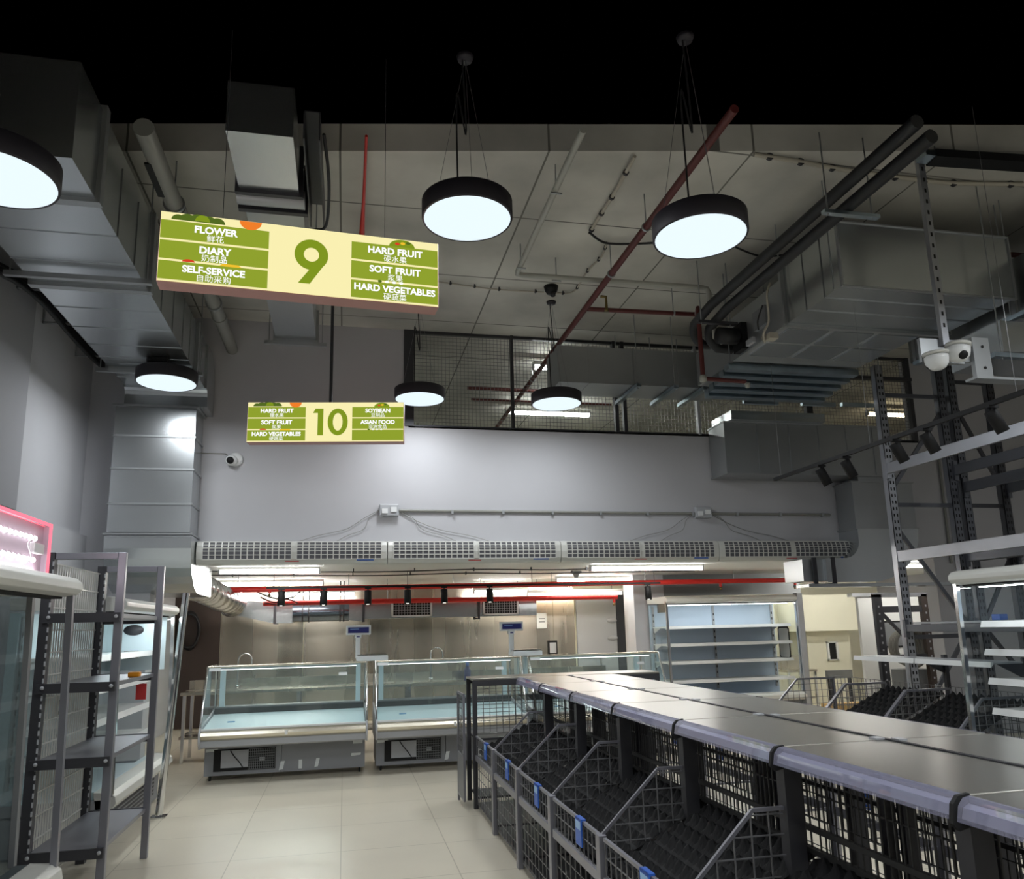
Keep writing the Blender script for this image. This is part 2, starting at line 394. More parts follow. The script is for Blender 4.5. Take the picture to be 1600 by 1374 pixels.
def ceiling_tube(label, a, b, m_, wd=.09, warm=False):
    a, b = Vector(a), Vector(b); d = (b-a).normalized()
    t = thing('tube_light', label, 'light fitting', (a+b)/2, 0, 'linear tube lights')
    n = Vector((0, 1, 0)) if abs(d.x) > .5 else Vector((1, 0, 0))
    MB().bar(a+Vector((0, 0, .055)), b+Vector((0, 0, .055)), wd, .05).build('light_body', 'offw', t)
    e = MB()
    e.bar(a+d*.02, b-d*.02, wd*.75, .04)
    e.build('tube', m_, t)
    top = ZB if a.z < ZB else ZC
    if top-a.z > .09:
        for p in (a+d*.2, b-d*.2): MB().tube([p+Vector((0, 0, .07)), (p.x, p.y, top)], .004, 6).build('suspension_rod', 'dgrey', t)
    for p in (a+d*.01, b-d*.01): MB().bar(p-d*.012, p+d*.012, wd*.9, .06).build('end_cap', 'lgrey', t)
    return t
ceiling_tube('long white ceiling tube light nearest the left duct elbow', (-1.62, 10.6, 2.44), (-.33, 10.6, 2.44), 'tube')
ceiling_tube('second white tube light from the wall, above the left red pipe', (-2.05, 13.2, 2.43), (-.35, 13.2, 2.43), 'tube')
ceiling_tube('white tube light low behind the black spotlights on the left', (-1.35, 14.3, 2.30), (.18, 14.3, 2.30), 'tube')
ceiling_tube('bright white tube light under the middle of the air curtains', (3.46, 10.65, 2.44), (5.23, 10.65, 2.44), 'tube')
ceiling_tube('white tube light just above the red pipe on the right', (3.62, 13.1, 2.43), (5.40, 13.1, 2.43), 'tube')
ceiling_tube('white tube light behind the red pipes beside the last spotlight of the row', (2.35, 14.3, 2.30), (3.40, 14.3, 2.30), 'tube')
ceiling_tube('warm yellow batten light above the cold room door', (3.25, 13.8, 2.22), (5.1, 13.8, 2.22), 'tubew', .1)
ceiling_tube('small tube light right of the tall open chiller', (7.2, 13.6, 2.42), (8.3, 13.6, 2.42), 'tube')
ceiling_tube('tube light in front of the cream panelled room at the right', (8.3, 12.3, 2.44), (9.8, 12.3, 2.44), 'tube')
ceiling_tube('tube light above the pale swing door at the right', (8.45, 10.6, 2.44), (9.7, 10.6, 2.44), 'tube')
ceiling_tube('long tube light on the upper ceiling behind the wire mesh', (2.7, 12.72, 5.36), (4.27, 12.74, 5.36), 'tubec', .1)
ceiling_tube('short tube light behind the mesh screen near the end of the grey duct', (2.62, 10.33, 5.36), (3.1, 10.33, 5.36), 'tubec', .1)
ceiling_tube('warm tube light behind the mesh at the far right', (9.4, 12.0, 5.36), (10.8, 12.0, 5.36), 'tubew', .1)

# ================================================================== SIGNS
def text_mesh(s, size, sp=1.0, off=0.0):
    cu = bpy.data.curves.new('txt', 'FONT'); cu.body = s; cu.size = size; cu.align_x = 'CENTER'; cu.align_y = 'CENTER'
    cu.space_character = sp; cu.offset = off; cu.resolution_u = 3
    o = bpy.data.objects.new('txt', cu); col.objects.link(o)
    dg = bpy.context.evaluated_depsgraph_get(); dg.update()
    me = bpy.data.meshes.new_from_object(o.evaluated_get(dg))
    v = [tuple(p.co) for p in me.vertices]; f = [tuple(p.vertices) for p in me.polygons]
    bpy.data.objects.remove(o, do_unlink=True); bpy.data.meshes.remove(me); bpy.data.curves.remove(cu)
    mb = MB(); mb.add(v, f); return mb
def ring(cx, cz, ro, ri, rz=1.0, rzi=None, n=40):
    mb = MB(); vs_ = []; rzi = rzi or rz
    for k in range(n):
        a = 2*PI*k/n; vs_ += [(cx+ro*math.cos(a), 0, cz+ro*rz*math.sin(a)), (cx+ri*math.cos(a), 0, cz+ri*rzi*math.sin(a))]
    mb.add(vs_, [(2*k, 2*((k+1) % n), 2*((k+1) % n)+1, 2*k+1) for k in range(n)]); return mb
def disc(cx, cz, r, sx=1.0, n=20, a0=0, a1=2*PI):
    vs_ = [(cx+sx*r*math.cos(a0+(a1-a0)*k/n), 0, cz+r*math.sin(a0+(a1-a0)*k/n)) for k in range(n+(0 if a1-a0 > 6.2 else 1))]
    return MB().add(vs_, [tuple(range(len(vs_)))])
def lift(mb, y):
    mb.v = [(a, b+y, c) for a, b, c in mb.v]; return mb
def digit(ch, cx):
    if ch == '9':
        mb = ring(cx, .045, .102, .046, 1.0)
        mb.add([(cx+.0965, 0, .012), (cx+.014, 0, -.02), (cx-.076, 0, -.150), (cx-.006, 0, -.150)], [(0, 1, 2, 3)])
        return mb
    if ch == '1':
        return MB().add([(cx-.020, 0, -.15), (cx+.040, 0, -.15), (cx+.040, 0, .15), (cx-.045, 0, .15), (cx-.072, 0, .10), (cx-.020, 0, .10)], [(0, 1, 2, 3, 4, 5)])
    return ring(cx, 0, .108, .052, 1.40, 1.9)
W9, H9, D9 = 1.68, .45, .13
def aisle_sign(label, mid, rotz, number, left, right, poles, pr=.018):
    t = thing('aisle_sign', label, 'sign', (0, 0, 0), 0, 'hanging aisle signs')
    fy = -D9/2
    B(((-W9/2, fy+.004, -H9/2), (W9/2, D9/2, H9/2))).build('sign_casing', 'signbody', t, bevel=.004)
    def put(mb, y, name, m_):
        lift(mb, fy-y).build(name, m_, t)
    put(MB().quad((-W9/2+.004, 0, -H9/2+.004), (W9/2-.004, 0, -H9/2+.004), (W9/2-.004, 0, H9/2-.004), (-W9/2+.004, 0, H9/2-.004)), .0, 'sign_face', 'scream')
    xa, xb = -W9/2+.006, -W9/2+.62; xc, xd = W9/2-.56, W9/2-.006
    for (u0, u1, rows) in ((xa, xb, left), (xc, xd, right)):
        hh = (H9-.06)/3
        for i in range(3):
            z1 = H9/2-.056-i*hh
            put(MB().quad((u0, 0, z1-hh+.013), (u1, 0, z1-hh+.013), (u1, 0, z1), (u0, 0, z1)), .001, 'sign_panel', 'sgreen')
            if i < len(rows) and rows[i]:
                en, zh = rows[i]
                mb = text_mesh(en, .062 if len(en) < 12 else .060, 1.0, .0022)
                mb.v = [((x)+(u0+u1)/2, 0, y+z1-hh*.34) for x, y, z in mb.v]; put(mb, .003, 'sign_lettering', 'stext')
                mb = text_mesh(zh, .050, 1.0, .0)
                mb.v = [((x)+(u0+u1)/2, 0, y+z1-hh*.74) for x, y, z in mb.v]; put(mb, .003, 'sign_lettering', 'stext')
    # picture strip of greens and fruit along the top edge
    zt = H9/2-.004
    lf = MB()
    for dx, r in ((.10, .035), (.15, .045), (.21, .05), (.27, .045), (.32, .04)): lf._m(disc(-W9/2+dx, zt-.045, r, 1.1, 16, 0, PI), Matrix.Identity(4))
    put(lf, .002, 'sign_picture', 'sleaf')
    put(disc(-W9/2+.235, zt-.04, .042, 1.0, 16, 0, PI), .0025, 'sign_picture', 'sgreend')
    put(disc(-W9/2+.51, zt-.002, .056, 1.15, 20, PI, 2*PI), .002, 'sign_picture', 'sorange')
    put(disc(W9/2-.24, zt-.055, .052, 1.6, 20, 0, PI), .002, 'sign_picture', 'sgreend')
    for k in range(3): put(disc(W9/2-.27+k*.035, zt-.035+.006*k, .010, 1.6, 10), .003, 'sign_picture', ('srod', 'syel', 'sleaf')[k])
    z2 = H9/2-.056-2*(H9-.06)/3
    put(disc(-W9/2+.17, z2+.002, .018, 2.0, 14, 0, PI), .002, 'sign_picture', 'srod')
    put(MB().quad((-W9/2+.34, 0, z2-.002), (-W9/2+.47, 0, z2-.002), (-W9/2+.45, 0, z2+.014), (-W9/2+.36, 0, z2+.014)), .002, 'sign_picture', 'syel')
    for k in range(4): put(disc(W9/2-.38+k*.045, z2+.006, .009, 1.5, 10), .003, 'sign_picture', ('sleaf', 'stext', 'stext', 'stext')[k])
    cx = (xb+xc)/2
    if number == '9': put(digit('9', cx+.005), .002, 'sign_number', 'sgreend')
    else:
        put(digit('1', cx-.10), .002, 'sign_number', 'sgreend'); put(digit('0', cx+.095), .002, 'sign_number', 'sgreend')
    for (px_, py_) in poles:
        zt2 = ZC-mid[2]
        MB().tube([(px_, py_, H9/2), (px_, py_, zt2)], pr, 10).build('hanging_pole' if pr > .01 else 'hanging_wire', 'dgrey', t)
        if pr > .01: B(((px_-.04, py_-.04, zt2-.012), (px_+.04, py_+.04, zt2))).build('pole_foot', 'dgrey', t)
    t.location = mid; t.rotation_euler = (0, 0, rotz); return t
s9 = (AY(248, 330, 4.51)+AY(682, 478, 4.64))/2
s10 = (AY(388, 627, 8.41)+AY(633, 694, 8.19))/2
Z_ = 3.915
aisle_sign('green and cream hanging sign with a large 9 in its middle', (-.28, 4.575+D9/2, Z_), math.atan2(.13, 1.68), '9',
           [('FLOWER', '鲜花'), ('DIARY', '奶制品'), ('SELF-SERVICE', '自助采购')],
           [('HARD FRUIT', '硬水果'), ('SOFT FRUIT', '浆果'), ('HARD VEGETABLES', '硬蔬菜')], [(-.5, .03), (.5, .03)], .002)
aisle_sign('green and cream hanging sign with the number 10, farther back', (-.225, 8.30+D9/2, 3.89), math.atan2(-.22, 1.67), '10',
           [('HARD FRUIT', '硬水果'), ('SOFT FRUIT', '浆果'), ('HARD VEGETABLES', '硬蔬菜')],
           [('SOYBEAN', '豆制品'), ('ASIAN FOOD', '亚洲食品'), None], [(.03, .03)])

# ================================================================== DUCTS AND CEILING SERVICES
def flange(mb, axis, t, a, b, w_=.035, th=.04):
    # rectangular collar round a duct; a,b = corner pair in the two other axes
    (u0, v0), (u1, v1) = a, b
    def bx(u, v, u2, v2):
        if axis == 'x': mb.box((t-th/2, u, v), (t+th/2, u2, v2))
        elif axis == 'y': mb.box((u, t-th/2, v), (u2, t+th/2, v2))
        else: mb.box((u, v, t-th/2), (u2, v2, t+th/2))
    bx(u0-w_, v0-w_, u1+w_, v0); bx(u0-w_, v1, u1+w_, v1+w_); bx(u0-w_, v0, u0, v1); bx(u1, v0, u1+w_, v1)
    return mb.cut()
def hanger(mb, x, y, z0, z1=ZC, r=.006, cut=True):
    mb.tube([(x, y, z0), (x, y, z1)], r, 6)
    return mb.cut() if cut else mb

# --- big rectangular duct along the left side, with its drop to the preparation room
dl = thing('supply_duct', 'large galvanised rectangular duct running along the left side and dropping to the counter opening', 'duct', (-2.07, 9.3, 2.2))
x0, x1, zb, zt = -2.48, -1.63, 4.45, 4.98
B(((x0, 4.55, zb), (x1, 6.35, zt+.12))).build('duct_section', 'galv', dl)
B(((x0, 6.42, zb), (x1, 8.4, zt))).build('duct_section', 'galv', dl)
B(((x0, 8.46, zb), (x1, 9.05, zt))).build('duct_section', 'galv', dl)
for y, zz in ((5.02, .12), (6.385, .12), (8.43, 0)):
    flange(MB(), 'y', y, (x0, zb), (x1, zt+zz), .03, .07).build('flange', 'galvd', dl)
sm_ = MB()
for y in (5.5, 5.95, 6.85, 7.3, 7.75, 8.1, 8.75): flange(sm_, 'y', y, (x0, zb), (x1, zt), .006, .014)
split(sm_, 'seam', 'galv', dl)
# elbow turning down and the vertical drop
pf = [(9.05, zt), (9.05, zb)]+[(9.05+.08*math.sin(a), zb-.08+.08*math.cos(a)) for a in (0, .5, 1.0, PI/2)]+[(9.13, 4.25), (9.58, 4.25)]+[(9.58, 4.6), (9.50, 4.85), (9.32, zt)]
MB().prism(pf, x0-.02, x1+.02, 'x').build('elbow', 'galv', dl)
cx0, cx1, cy0 = -2.58, -1.72, 9.12
B(((cx0, cy0, 2.78), (cx1, 9.59, 4.22))).build('drop_section', 'galv', dl)
mm = MB()
for z in (4.235, 3.88, 3.50, 3.10, 2.76): flange(mm, 'z', z, (cx0, cy0), (cx1, 9.58), .012 if z < 4.2 and z > 2.8 else .03, .02)
split(mm, 'flange', 'galvd', dl)
n = 8
pf = [(9.59, 2.745), (cy0, 2.745)]+[(9.72-.60*math.cos(a*PI/2/n), 2.72-.60*math.sin(a*PI/2/n)) for a in range(n+1)]+[(10.6, 2.12), (10.6, 2.48), (9.83, 2.48), (9.59, 2.6)]
MB().prism(pf, cx0-.02, cx1+.02, 'x').build('bottom_elbow', 'galv', dl)
hg = MB()
for y in (6.1, 8.35):
    for x in (x0-.06, x1+.06): hanger(hg, x, y, zb-.05, cut=False)
    hg.box((x0-.1, y-.02, zb-.08), (x1+.1, y+.02, zb-.04)).cut()
split(hg, 'hanger', 'galvd', dl)
# junction socket under the duct for the lamp
tag(B(((-1.98, 8.02, 4.40), (-1.82, 8.14, 4.448))).build('junction_box', 'blackp', bevel=.005), 'small black junction box fixed under the left duct', 'electrical box')
tag(B(((-1.96, 8.75, 4.36), (-1.90, 8.83, 4.45))).build('duct_sensor', 'blackp', bevel=.004), 'tiny black sensor at the far end under the left duct', 'sensor')
# cable bundle along the left wall
ct = thing('cable_bundle', 'dark bundle of cables sagging along the left wall beside the big duct', 'cables', (-2.9, 7, 4.4))
for k in range(4):
    P = [AX(px_, py_, -2.86+.03*k)+Vector((0, 0, -.025*k)) for px_, py_ in ((-30, 402), (0, 414), (38, 436), (75, 470), (110, 512), (140, 545), (166, 570))]
    T(curve_pts(P, 5), .022, 8).build('cable', 'cable', ct)
mm = MB()
for px_, py_ in ((38, 436), (92, 492), (140, 545)):
    p = AX(px_, py_, -2.86); xw = XL+.091 if p.y < 7.65 else XL+.001; mm.box((xw, p.y-.02, p.z-.10), (-2.70, p.y+.02, p.z-.085)).box((xw, p.y-.02, p.z-.10), (xw+.01, p.y+.02, p.z+.08)).cut()
split(mm, 'bracket', 'galvd', ct)
# --- round grey pipe left of the nearer sign
pl = thing('drain_pipe', 'thick grey round pipe under the ceiling left of the nearer green sign', 'pipe', (-1.44, 7, 5.1))
T([(-1.43, 5.2, 5.14), (-1.43, 9.6, 5.14)], .07, 20).build('pipe', 'pipeg', pl)
mm = MB()
for y in (6.3, 8.6): mm.tube([(-1.43, y-.05, 5.14), (-1.43, y+.05, 5.14)], .08, 20).cut()
split(mm, 'coupling', 'pipeg', pl)
mm = MB()
for y in (6.2, 8.2):
    hanger(mm, -1.43, y, 5.2, cut=False); mm.tube([(-1.43, y-.012, 5.14), (-1.43, y+.012, 5.14)], .086, 20).cut()
split(mm, 'pipe_clamp', 'galvd', pl)
B(((-1.505, 5.55, 5.075), (-1.455, 6.0, 5.09))).build('label_strip', 'blackp', pl)
# --- narrow duct above the nearer sign
cdx = thing('branch_duct', 'narrow galvanised duct under the ceiling above the nearer sign, with black end frames', 'duct', (-.61, 7.2, 5.0))
B(((-.84, 4.9, 4.98), (-.40, 5.62, 5.36))).build('duct_section', 'galv', cdx)
B(((-.83, 5.85, 4.98), (-.38, 8.95, 5.32))).build('duct_section', 'galvd', cdx)
MB().tube([(-.87, 5.735, 5.0), (-.36, 5.735, 5.0)], .07, 16).build('joint_roll', 'galvd', cdx)
mm = flange(MB(), 'y', 5.62, (-.84, 4.98), (-.40, 5.36), .03, .04); flange(mm, 'y', 5.86, (-.84, 4.98), (-.38, 5.34), .035, .05); split(mm, 'flange', 'dgrey', cdx)
mm = flange(MB(), 'y', 8.72, (-.83, 4.98), (-.38, 5.32), .03, .03)
for y in (8.7, 6.6):
    for x in (-.9, -.31): hanger(mm, x, y, 4.93, cut=False)
    mm.box((-.95, y-.02, 4.90), (-.26, y+.02, 4.94)).cut()
split(mm, 'hanger', 'galvd', cdx)
tr = thing('ceiling_channel', 'dark steel channel with a hanging cable beside the narrow ceiling duct', 'steel channel', (-.29, 5.6, 5.0))
B(((-.335, 4.9, 4.98), (-.325, 6.1, 5.2)), ((-.335, 4.9, 5.19), (-.22, 6.1, 5.2)), ((-.23, 4.9, 4.98), (-.22, 6.1, 5.2))).build('channel', 'dgrey', tr)
T(curve_pts([(-.2, 5.0, 5.1), (-.17, 5.4, 4.98), (-.2, 5.9, 4.9), (-.3, 6.0, 4.9)], 6), .012, 6).build('cable', 'cable', tr)
tag(MB().tube([(.105, 5.5, 5.47), (.105, 6.4, 5.44), (.10, 7.1, 5.38)], [.012, .014, .032], 8).tube([(.10, 7.1, 5.38), (.105, 7.6, 5.36)], .04, 8).tube([(.105, 7.5, 5.36), (.105, 7.5, ZC)], .008, 6).build('sprinkler_dropper', 'red'), 'thin bright red pipe on the ceiling above the right half of the nearer sign', 'pipe')
# --- sprinkler mains
rm = thing('sprinkler_main', 'long dark red sprinkler pipe along the ceiling, passing through the mesh', 'pipe', (2.63, 8, 5.2))
T([(2.63, 4.35, 5.2), (2.63, 14.6, 5.2)], .034, 14).build('pipe', 'redd', rm)
T([(2.63, 7.85, 5.2), (3.98, 7.8, 5.2)], .026, 12).build('branch_pipe', 'redd', rm)
T([(3.80, 7.4, 4.95), (3.80, 7.4, 4.30)], .026, 12).build('drop_pipe', 'redd', rm)
T([(3.80, 7.4, 4.27), (4.31, 7.4, 4.26)], .024, 12).build('drop_arm', 'redd', rm)
T([(3.98, 7.8, 5.2), (3.80, 7.4, 5.1), (3.80, 7.4, 4.95)], .024, 12).build('offset_pipe', 'redd', rm)
MB().lathe([(.001, -.04), (.036, -.035), (.04, 0), (.036, .035), (.001, .04)], (3.80, 7.4, 4.27), 14).lathe([(.001, -.05), (.02, -.05), (.034, 0), (.001, .02)], (4.33, 7.4, 4.24), 12).build('elbow_fitting', 'pvc', rm)
mm = MB()
for y in (6.0, 6.95, 9.3, 10.4): hanger(mm, 2.63, y, 5.2, cut=False); mm.tube([(2.63, y-.012, 5.2), (2.63, y+.012, 5.2)], .044, 12).cut()
hanger(mm, 3.7, 7.82, 5.2, cut=False); mm.tube([(3.69, 7.82, 5.2), (3.71, 7.82, 5.2)], .036, 12)
split(mm, 'pipe_clamp', 'galvd', rm)
MB().tube([(2.70, 7.5, 5.20), (2.76, 7.5, 5.2), (2.76, 7.5, 5.06)], .018, 8).lathe([(.001, -.02), (.03, -.02), (.012, .02), (.001, .02)], (2.76, 7.5, 5.05), 10).build('sprinkler_head', 'brass', rm)
tag(T([(1.75, 10.93, 5.2), (4.1, 10.95, 5.2)], .028, 10).build('cross_pipe', 'redd'), 'dark red cross pipe seen through the left of the mesh', 'pipe')
tag(T([(1.75, 10.6, 4.92), (3.9, 10.6, 4.92)], .016, 10).build('cross_pipe', 'redd'), 'thinner lower red pipe seen through the mesh below the other', 'pipe')
gp = thing('drain_line', 'pale grey plastic pipe turning a right angle under the ceiling near the lamp', 'pipe', (1.7, 7.3, 5.3))
T([(1.69, 4.9, 5.3), (1.71, 7.25, 5.3), (1.72, 7.31, 5.3), (1.78, 7.33, 5.3), (3.82, 7.31, 5.3), (3.88, 7.31, 5.29), (3.90, 7.31, 5.24), (3.90, 7.31, 5.12)], .028, 12).build('pipe', 'pvc', gp)
T([(3.93, 7.31, 4.95), (3.93, 7.31, 4.72), (3.98, 7.25, 4.64)], .026, 12).build('lower_pipe', 'pvc', gp)
mm = MB()
for x, y in ((1.7, 5.7), (1.71, 7.1), (2.15, 7.33)):
    hanger(mm, x, y, 5.3, cut=False); mm.tube([(x-.05, y, 5.26), (x+.05, y, 5.26)], .009, 6).cut()
split(mm, 'pipe_clamp', 'galvd', gp)
# clipped ceiling cables
def ceiling_cable(label, pts, m_, r=.012, clips=True):
    t = thing('ceiling_cable', label, 'cable', (pts[0][0], pts[0][1], ZC-.03))
    P = curve_pts([(x, y, ZC-(p[0] if p else .03)) for x, y, *p in pts], 8)
    T(P, r, 8).build('cable', m_, t)
    if clips:
        mm = MB()
        for k in range(4, len(P)-2, 6): mm.tube([P[k]-Vector((0, .012, 0)), P[k]+Vector((0, .012, 0))], r*1.7, 8); mm.box(P[k]-Vector((.008, .008, 0)), (P[k].x+.008, P[k].y+.008, ZC)).cut()
        split(mm, 'cable_clip', 'dgrey', t)
def PZ(*a): return [tuple(AZ(x, y, ZC-.04).xy) for x, y in a]
ceiling_cable('grey bundled cable clipped to the ceiling between pale pipe and red pipe', PZ((992, 246), (962, 300), (940, 335), (921, 366)), 'cablew', .016)
ceiling_cable('sagging dark cable on the ceiling crossing behind the red pipe', [p+(.05,) for p in PZ((921, 362), (945, 378), (985, 380), (1025, 378))], 'cable', .012, False)
ceiling_cable('thin pale cable from the bundled cable to the black ceiling camera', PZ((948, 380), (940, 402), (918, 425), (896, 457), (866, 459)), 'cablew', .010)
ceiling_cable('thin pale cable clipped straight across the ceiling right of the nearer sign', PZ((684, 442), (730, 448), (780, 454), (850, 458)), 'cablew', .009)
ceiling_cable('pale cable crossing the ceiling at the top right of the photo', PZ((1178, 243), (1235, 252), (1300, 264), (1366, 274), (1430, 282), (1490, 288), (1600, 290)), 'cablew', .02)
ceiling_cable('dark cable on the ceiling behind the right near lamp', PZ((1150, 388), (1190, 402), (1240, 398)), 'cable', .01, False)
dc = thing('dome_camera', 'small black dome camera fixed to the ceiling above the distant lamp', 'camera', tuple(AZ(861, 448, ZC)))
MB().lathe([(.001, -.10), (.05, -.09), (.075, -.05), (.085, 0), (.001, 0)], dc.location, 20).build('camera_body', 'blackp', dc)
MB().lathe([(.001, -.045), (.03, -.03), (.035, .01), (.001, .02)], dc.location+Vector((.01, -.03, -.10)), 12).build('lens', 'rubber', dc)
# --- lagged black refrigerant pipes
for dx, dz, lab in ((0, 0, 'upper'), (.10, -.10, 'lower')):
    t = thing('refrigerant_pipe', '%s of two black lagged pipes running beside the ceiling unit and bending into it' % ('left-hand' if dx == 0 else 'right-hand'), 'pipe', (3.8+dx, 6, 5.0+dz), 0, 'black lagged pipes')
    xx = 3.80+dx; zz = 5.0+dz; ye = 7.50-dx*1.6
    bend = [(xx+.16-.16*math.cos(a), ye+.16*math.sin(a), zz-.05-.18*(a/(PI/2))) for a in (0, .3, .6, .9, 1.2, PI/2)]
    T([(xx, 4.0, zz)]+[(xx, ye-.4, zz)]+bend+[(4.28, ye+.16, zz-.23)], .052, 14).build('lagged_pipe', 'rubber', t)
pb = thing('pipe_bracket', 'galvanised strut bracket carrying the two black lagged pipes', 'bracket', (3.85, 4.9, 4.85))
B(((3.66, 4.88, 4.81), (4.16, 4.93, 4.84))).build('strut', 'galvb', pb)
hanger(MB(), 3.70, 4.9, 4.8).build('hanger', 'galvd', pb); hanger(MB(), 4.1, 4.9, 4.8).build('hanger', 'galvd', pb)
pb = thing('pipe_bracket', 'thin strut bracket near the bend of the black lagged pipes', 'bracket', (3.85, 7.15, 4.85))
B(((3.66, 7.13, 4.81), (4.12, 7.18, 4.84))).build('strut', 'dgrey', pb)
hanger(MB(), 3.70, 7.15, 4.8).build('hanger', 'galvd', pb); hanger(MB(), 4.04, 7.15, 4.8).build('hanger', 'galvd', pb)
# --- ceiling fan-coil unit and its plenum
fc = thing('fan_coil_unit', 'large galvanised ceiling air unit with duct box hung at the upper right', 'air handling unit', (5, 6.5, 4.5))
X0, X1 = 4.19, 5.98
B(((X0, 5.46, 4.50), (X1, 6.34, 5.10))).build('plenum', 'galv', fc)
mm = MB(); flange(mm, 'y', 5.46, (X0, 4.5), (X1, 5.1), .012, .03); flange(mm, 'y', 6.34, (X0, 4.5), (X1, 5.1), .03, .05)
split(mm, 'flange', 'galvd', fc)
mm = MB()
for y in (5.72, 6.0): mm.box((X0, y, 4.492), (X1, y+.012, 4.5)); mm.box((X0-.008, y, 4.492), (X0, y+.012, 5.1)).cut()
split(mm, 'seam', 'galv', fc)
B(((X0+.04, 6.40, 4.53), (X1-.15, 7.50, 5.02))).build('unit_casing', 'galvd', fc)
mm = MB()
for i in range(3):
    for j in range(2): mm.box((X0+.12+i*.52, 6.5+j*.42, 4.518), (X0+.58+i*.52, 6.86+j*.42, 4.531)).cut()
split(mm, 'access_panel', 'galv', fc)
B(((X0-.0, 6.70, 4.66), (X0+.04, 6.95, 4.86))).build('control_box', 'mgrey', fc)
MB().lathe([(.001, 0), (.09, 0), (.09, .22), (.001, .22)], (0, 0, 0), 18, Matrix.Translation((X0-.06, 7.2, 4.70)) @ Matrix.Rotation(-PI/2, 4, 'Y')).build('valve_motor', 'rubber', fc)
B(((X0-.03, 7.14, 4.55), (X0+.04, 7.34, 4.85))).build('pipe_plate', 'blackp', fc)
B(((X0-.002, 6.98, 4.56), (X0+.035, 7.12, 4.62))).build('rating_plate', 'lgrey', fc)
T(curve_pts([(X0-.04, 6.5, 5.0), (X0-.10, 6.48, 4.85), (X0-.06, 6.55, 4.62), (X0-.1, 6.6, 4.5), (X0-.02, 6.72, 4.45), (X0, 6.8, 4.55)], 6), .012, 6).build('loose_cable', 'cablew', fc)
T(curve_pts([(X0-.02, 6.7, 4.85), (X0-.06, 6.75, 4.7), (X0-.03, 6.8, 4.62)], 6), .008, 6).build('loose_cable', 'cable', fc)
B(((X0-.06, 6.56, 4.44), (X0+.04, 6.66, 4.50))).build('cable_plug', 'cablew', fc)
mm = MB()
for x in (X0-.05, X1+.05):
    for y in (5.52, 6.3, 7.4): hanger(mm, x, y, 4.48)
split(mm, 'hanger', 'galvd', fc)
# ribbed connector behind the unit
mm = MB()
for k in range(5): mm.box((X0+.02+.02*k, 7.56+k*.17, 4.46-.028*k), (X1-.1, 7.67+k*.17, 4.53-.02*k)).cut()
split(mm, 'ribbed_connector', 'galvb', fc)
B(((X0+.1, 7.5, 4.56), (X1-.1, 8.5, 4.98))).build('discharge_duct', 'galvd', fc)
# --- duct in front of the mesh
bd = thing('return_duct', 'dark grey rectangular duct hanging across the upper wall in front of the mesh', 'duct', (3.6, 9.0, 4.7))
B(((2.55, 8.75, 4.62), (4.85, 9.3, 5.10))).build('duct_section', 'galvd', bd)
mm = MB()
for x in (2.95, 3.55, 4.15): flange(mm, 'x', x, (8.75, 4.62), (9.3, 5.10), .006, .016)
split(mm, 'seam', 'galvd', bd)
for x in (3.55, 4.05, 4.45):
    mm = MB().box((x-.03, 8.62, 4.56), (x+.03, 9.42, 4.605)); split(mm, 'strut', 'galvb', bd)
    mm = MB(); hanger(mm, x, 8.66, 4.54); hanger(mm, x, 9.38, 4.54); split(mm, 'hanger', 'galvd', bd)
# --- wide flat duct box on the back wall, with drop and elbow at its right
wd_ = thing('wall_duct', 'wide dark galvanised duct box on back wall with drop and elbow at right', 'duct', (6.3, 9.3, 2.2))
B(((4.94, 9.14, 3.60), (7.50, 9.58, 4.28))).build('duct_section', 'galvd', wd_)
B(((5.0, 9.02, 4.30), (6.4, 9.58, 4.42))).build('collar', 'galv', wd_)
mm = MB()
for x in (5.42, 5.90, 6.35, 6.78, 7.2): mm.box((x, 9.128, 3.6), (x+.014, 9.14, 4.28)).cut()
mm.box((4.93, 9.12, 3.58), (7.51, 9.59, 3.60)).cut(); mm.box((4.93, 9.12, 4.28), (7.51, 9.59, 4.30))
split(mm, 'seam', 'galvd', wd_)
for k, x in enumerate((5.05, 5.9, 6.5)):
    B(((x, 8.75, 4.44+.01*k), (x+.5, 8.80, 4.49+.01*k))).build('strut', 'galvb', wd_)
rx0, rx1, ry0, ry1 = 6.84, 7.80, 9.20, 9.58
B(((rx0, ry0, 2.86), (rx1, ry1, 3.52))).build('drop_section', 'galvd', wd_)
B(((6.95, 9.2, 3.5), (7.45, 9.58, 3.62))).build('neck', 'galvd', wd_)
mm = MB()
for z in (3.51, 3.19, 2.86): flange(mm, 'z', z, (rx0, ry0), (rx1, ry1), .02 if z != 3.19 else .006, .02)
split(mm, 'flange', 'galvd', wd_)
n = 10; arc1 = [(6.60+.24*math.cos(a*PI/2/n), 2.69-.24*math.sin(a*PI/2/n)) for a in range(n+1)]
arc2 = [(7.0+.80*math.cos(a*PI/2/n), 2.85-.72*math.sin(a*PI/2/n)) for a in range(n, -1, -1)]
MB().prism([(rx0, 2.85)]+arc1+[(6.3, 2.45), (6.3, 2.13)]+arc2, ry0-.02, ry1+.06, 'y').build('elbow', 'galv', wd_)
B(((5.98, ry0+.03, 2.15), (6.3, ry1+.1, 2.44))).build('outlet_section', 'galvd', wd_)
for x in (6.10, 6.38):
    MB().box((x, ry0-.025, 2.09), (x+.06, ry0-.0, 2.46)).box((x, ry0-.025, 2.09), (x+.06, ry1+.1, 2.12)).build('strap', 'dgrey', wd_)
B(((5.9, 9.0, 2.06), (8.3, 9.3, 2.10))).build('support_angle', 'galv', wd_)
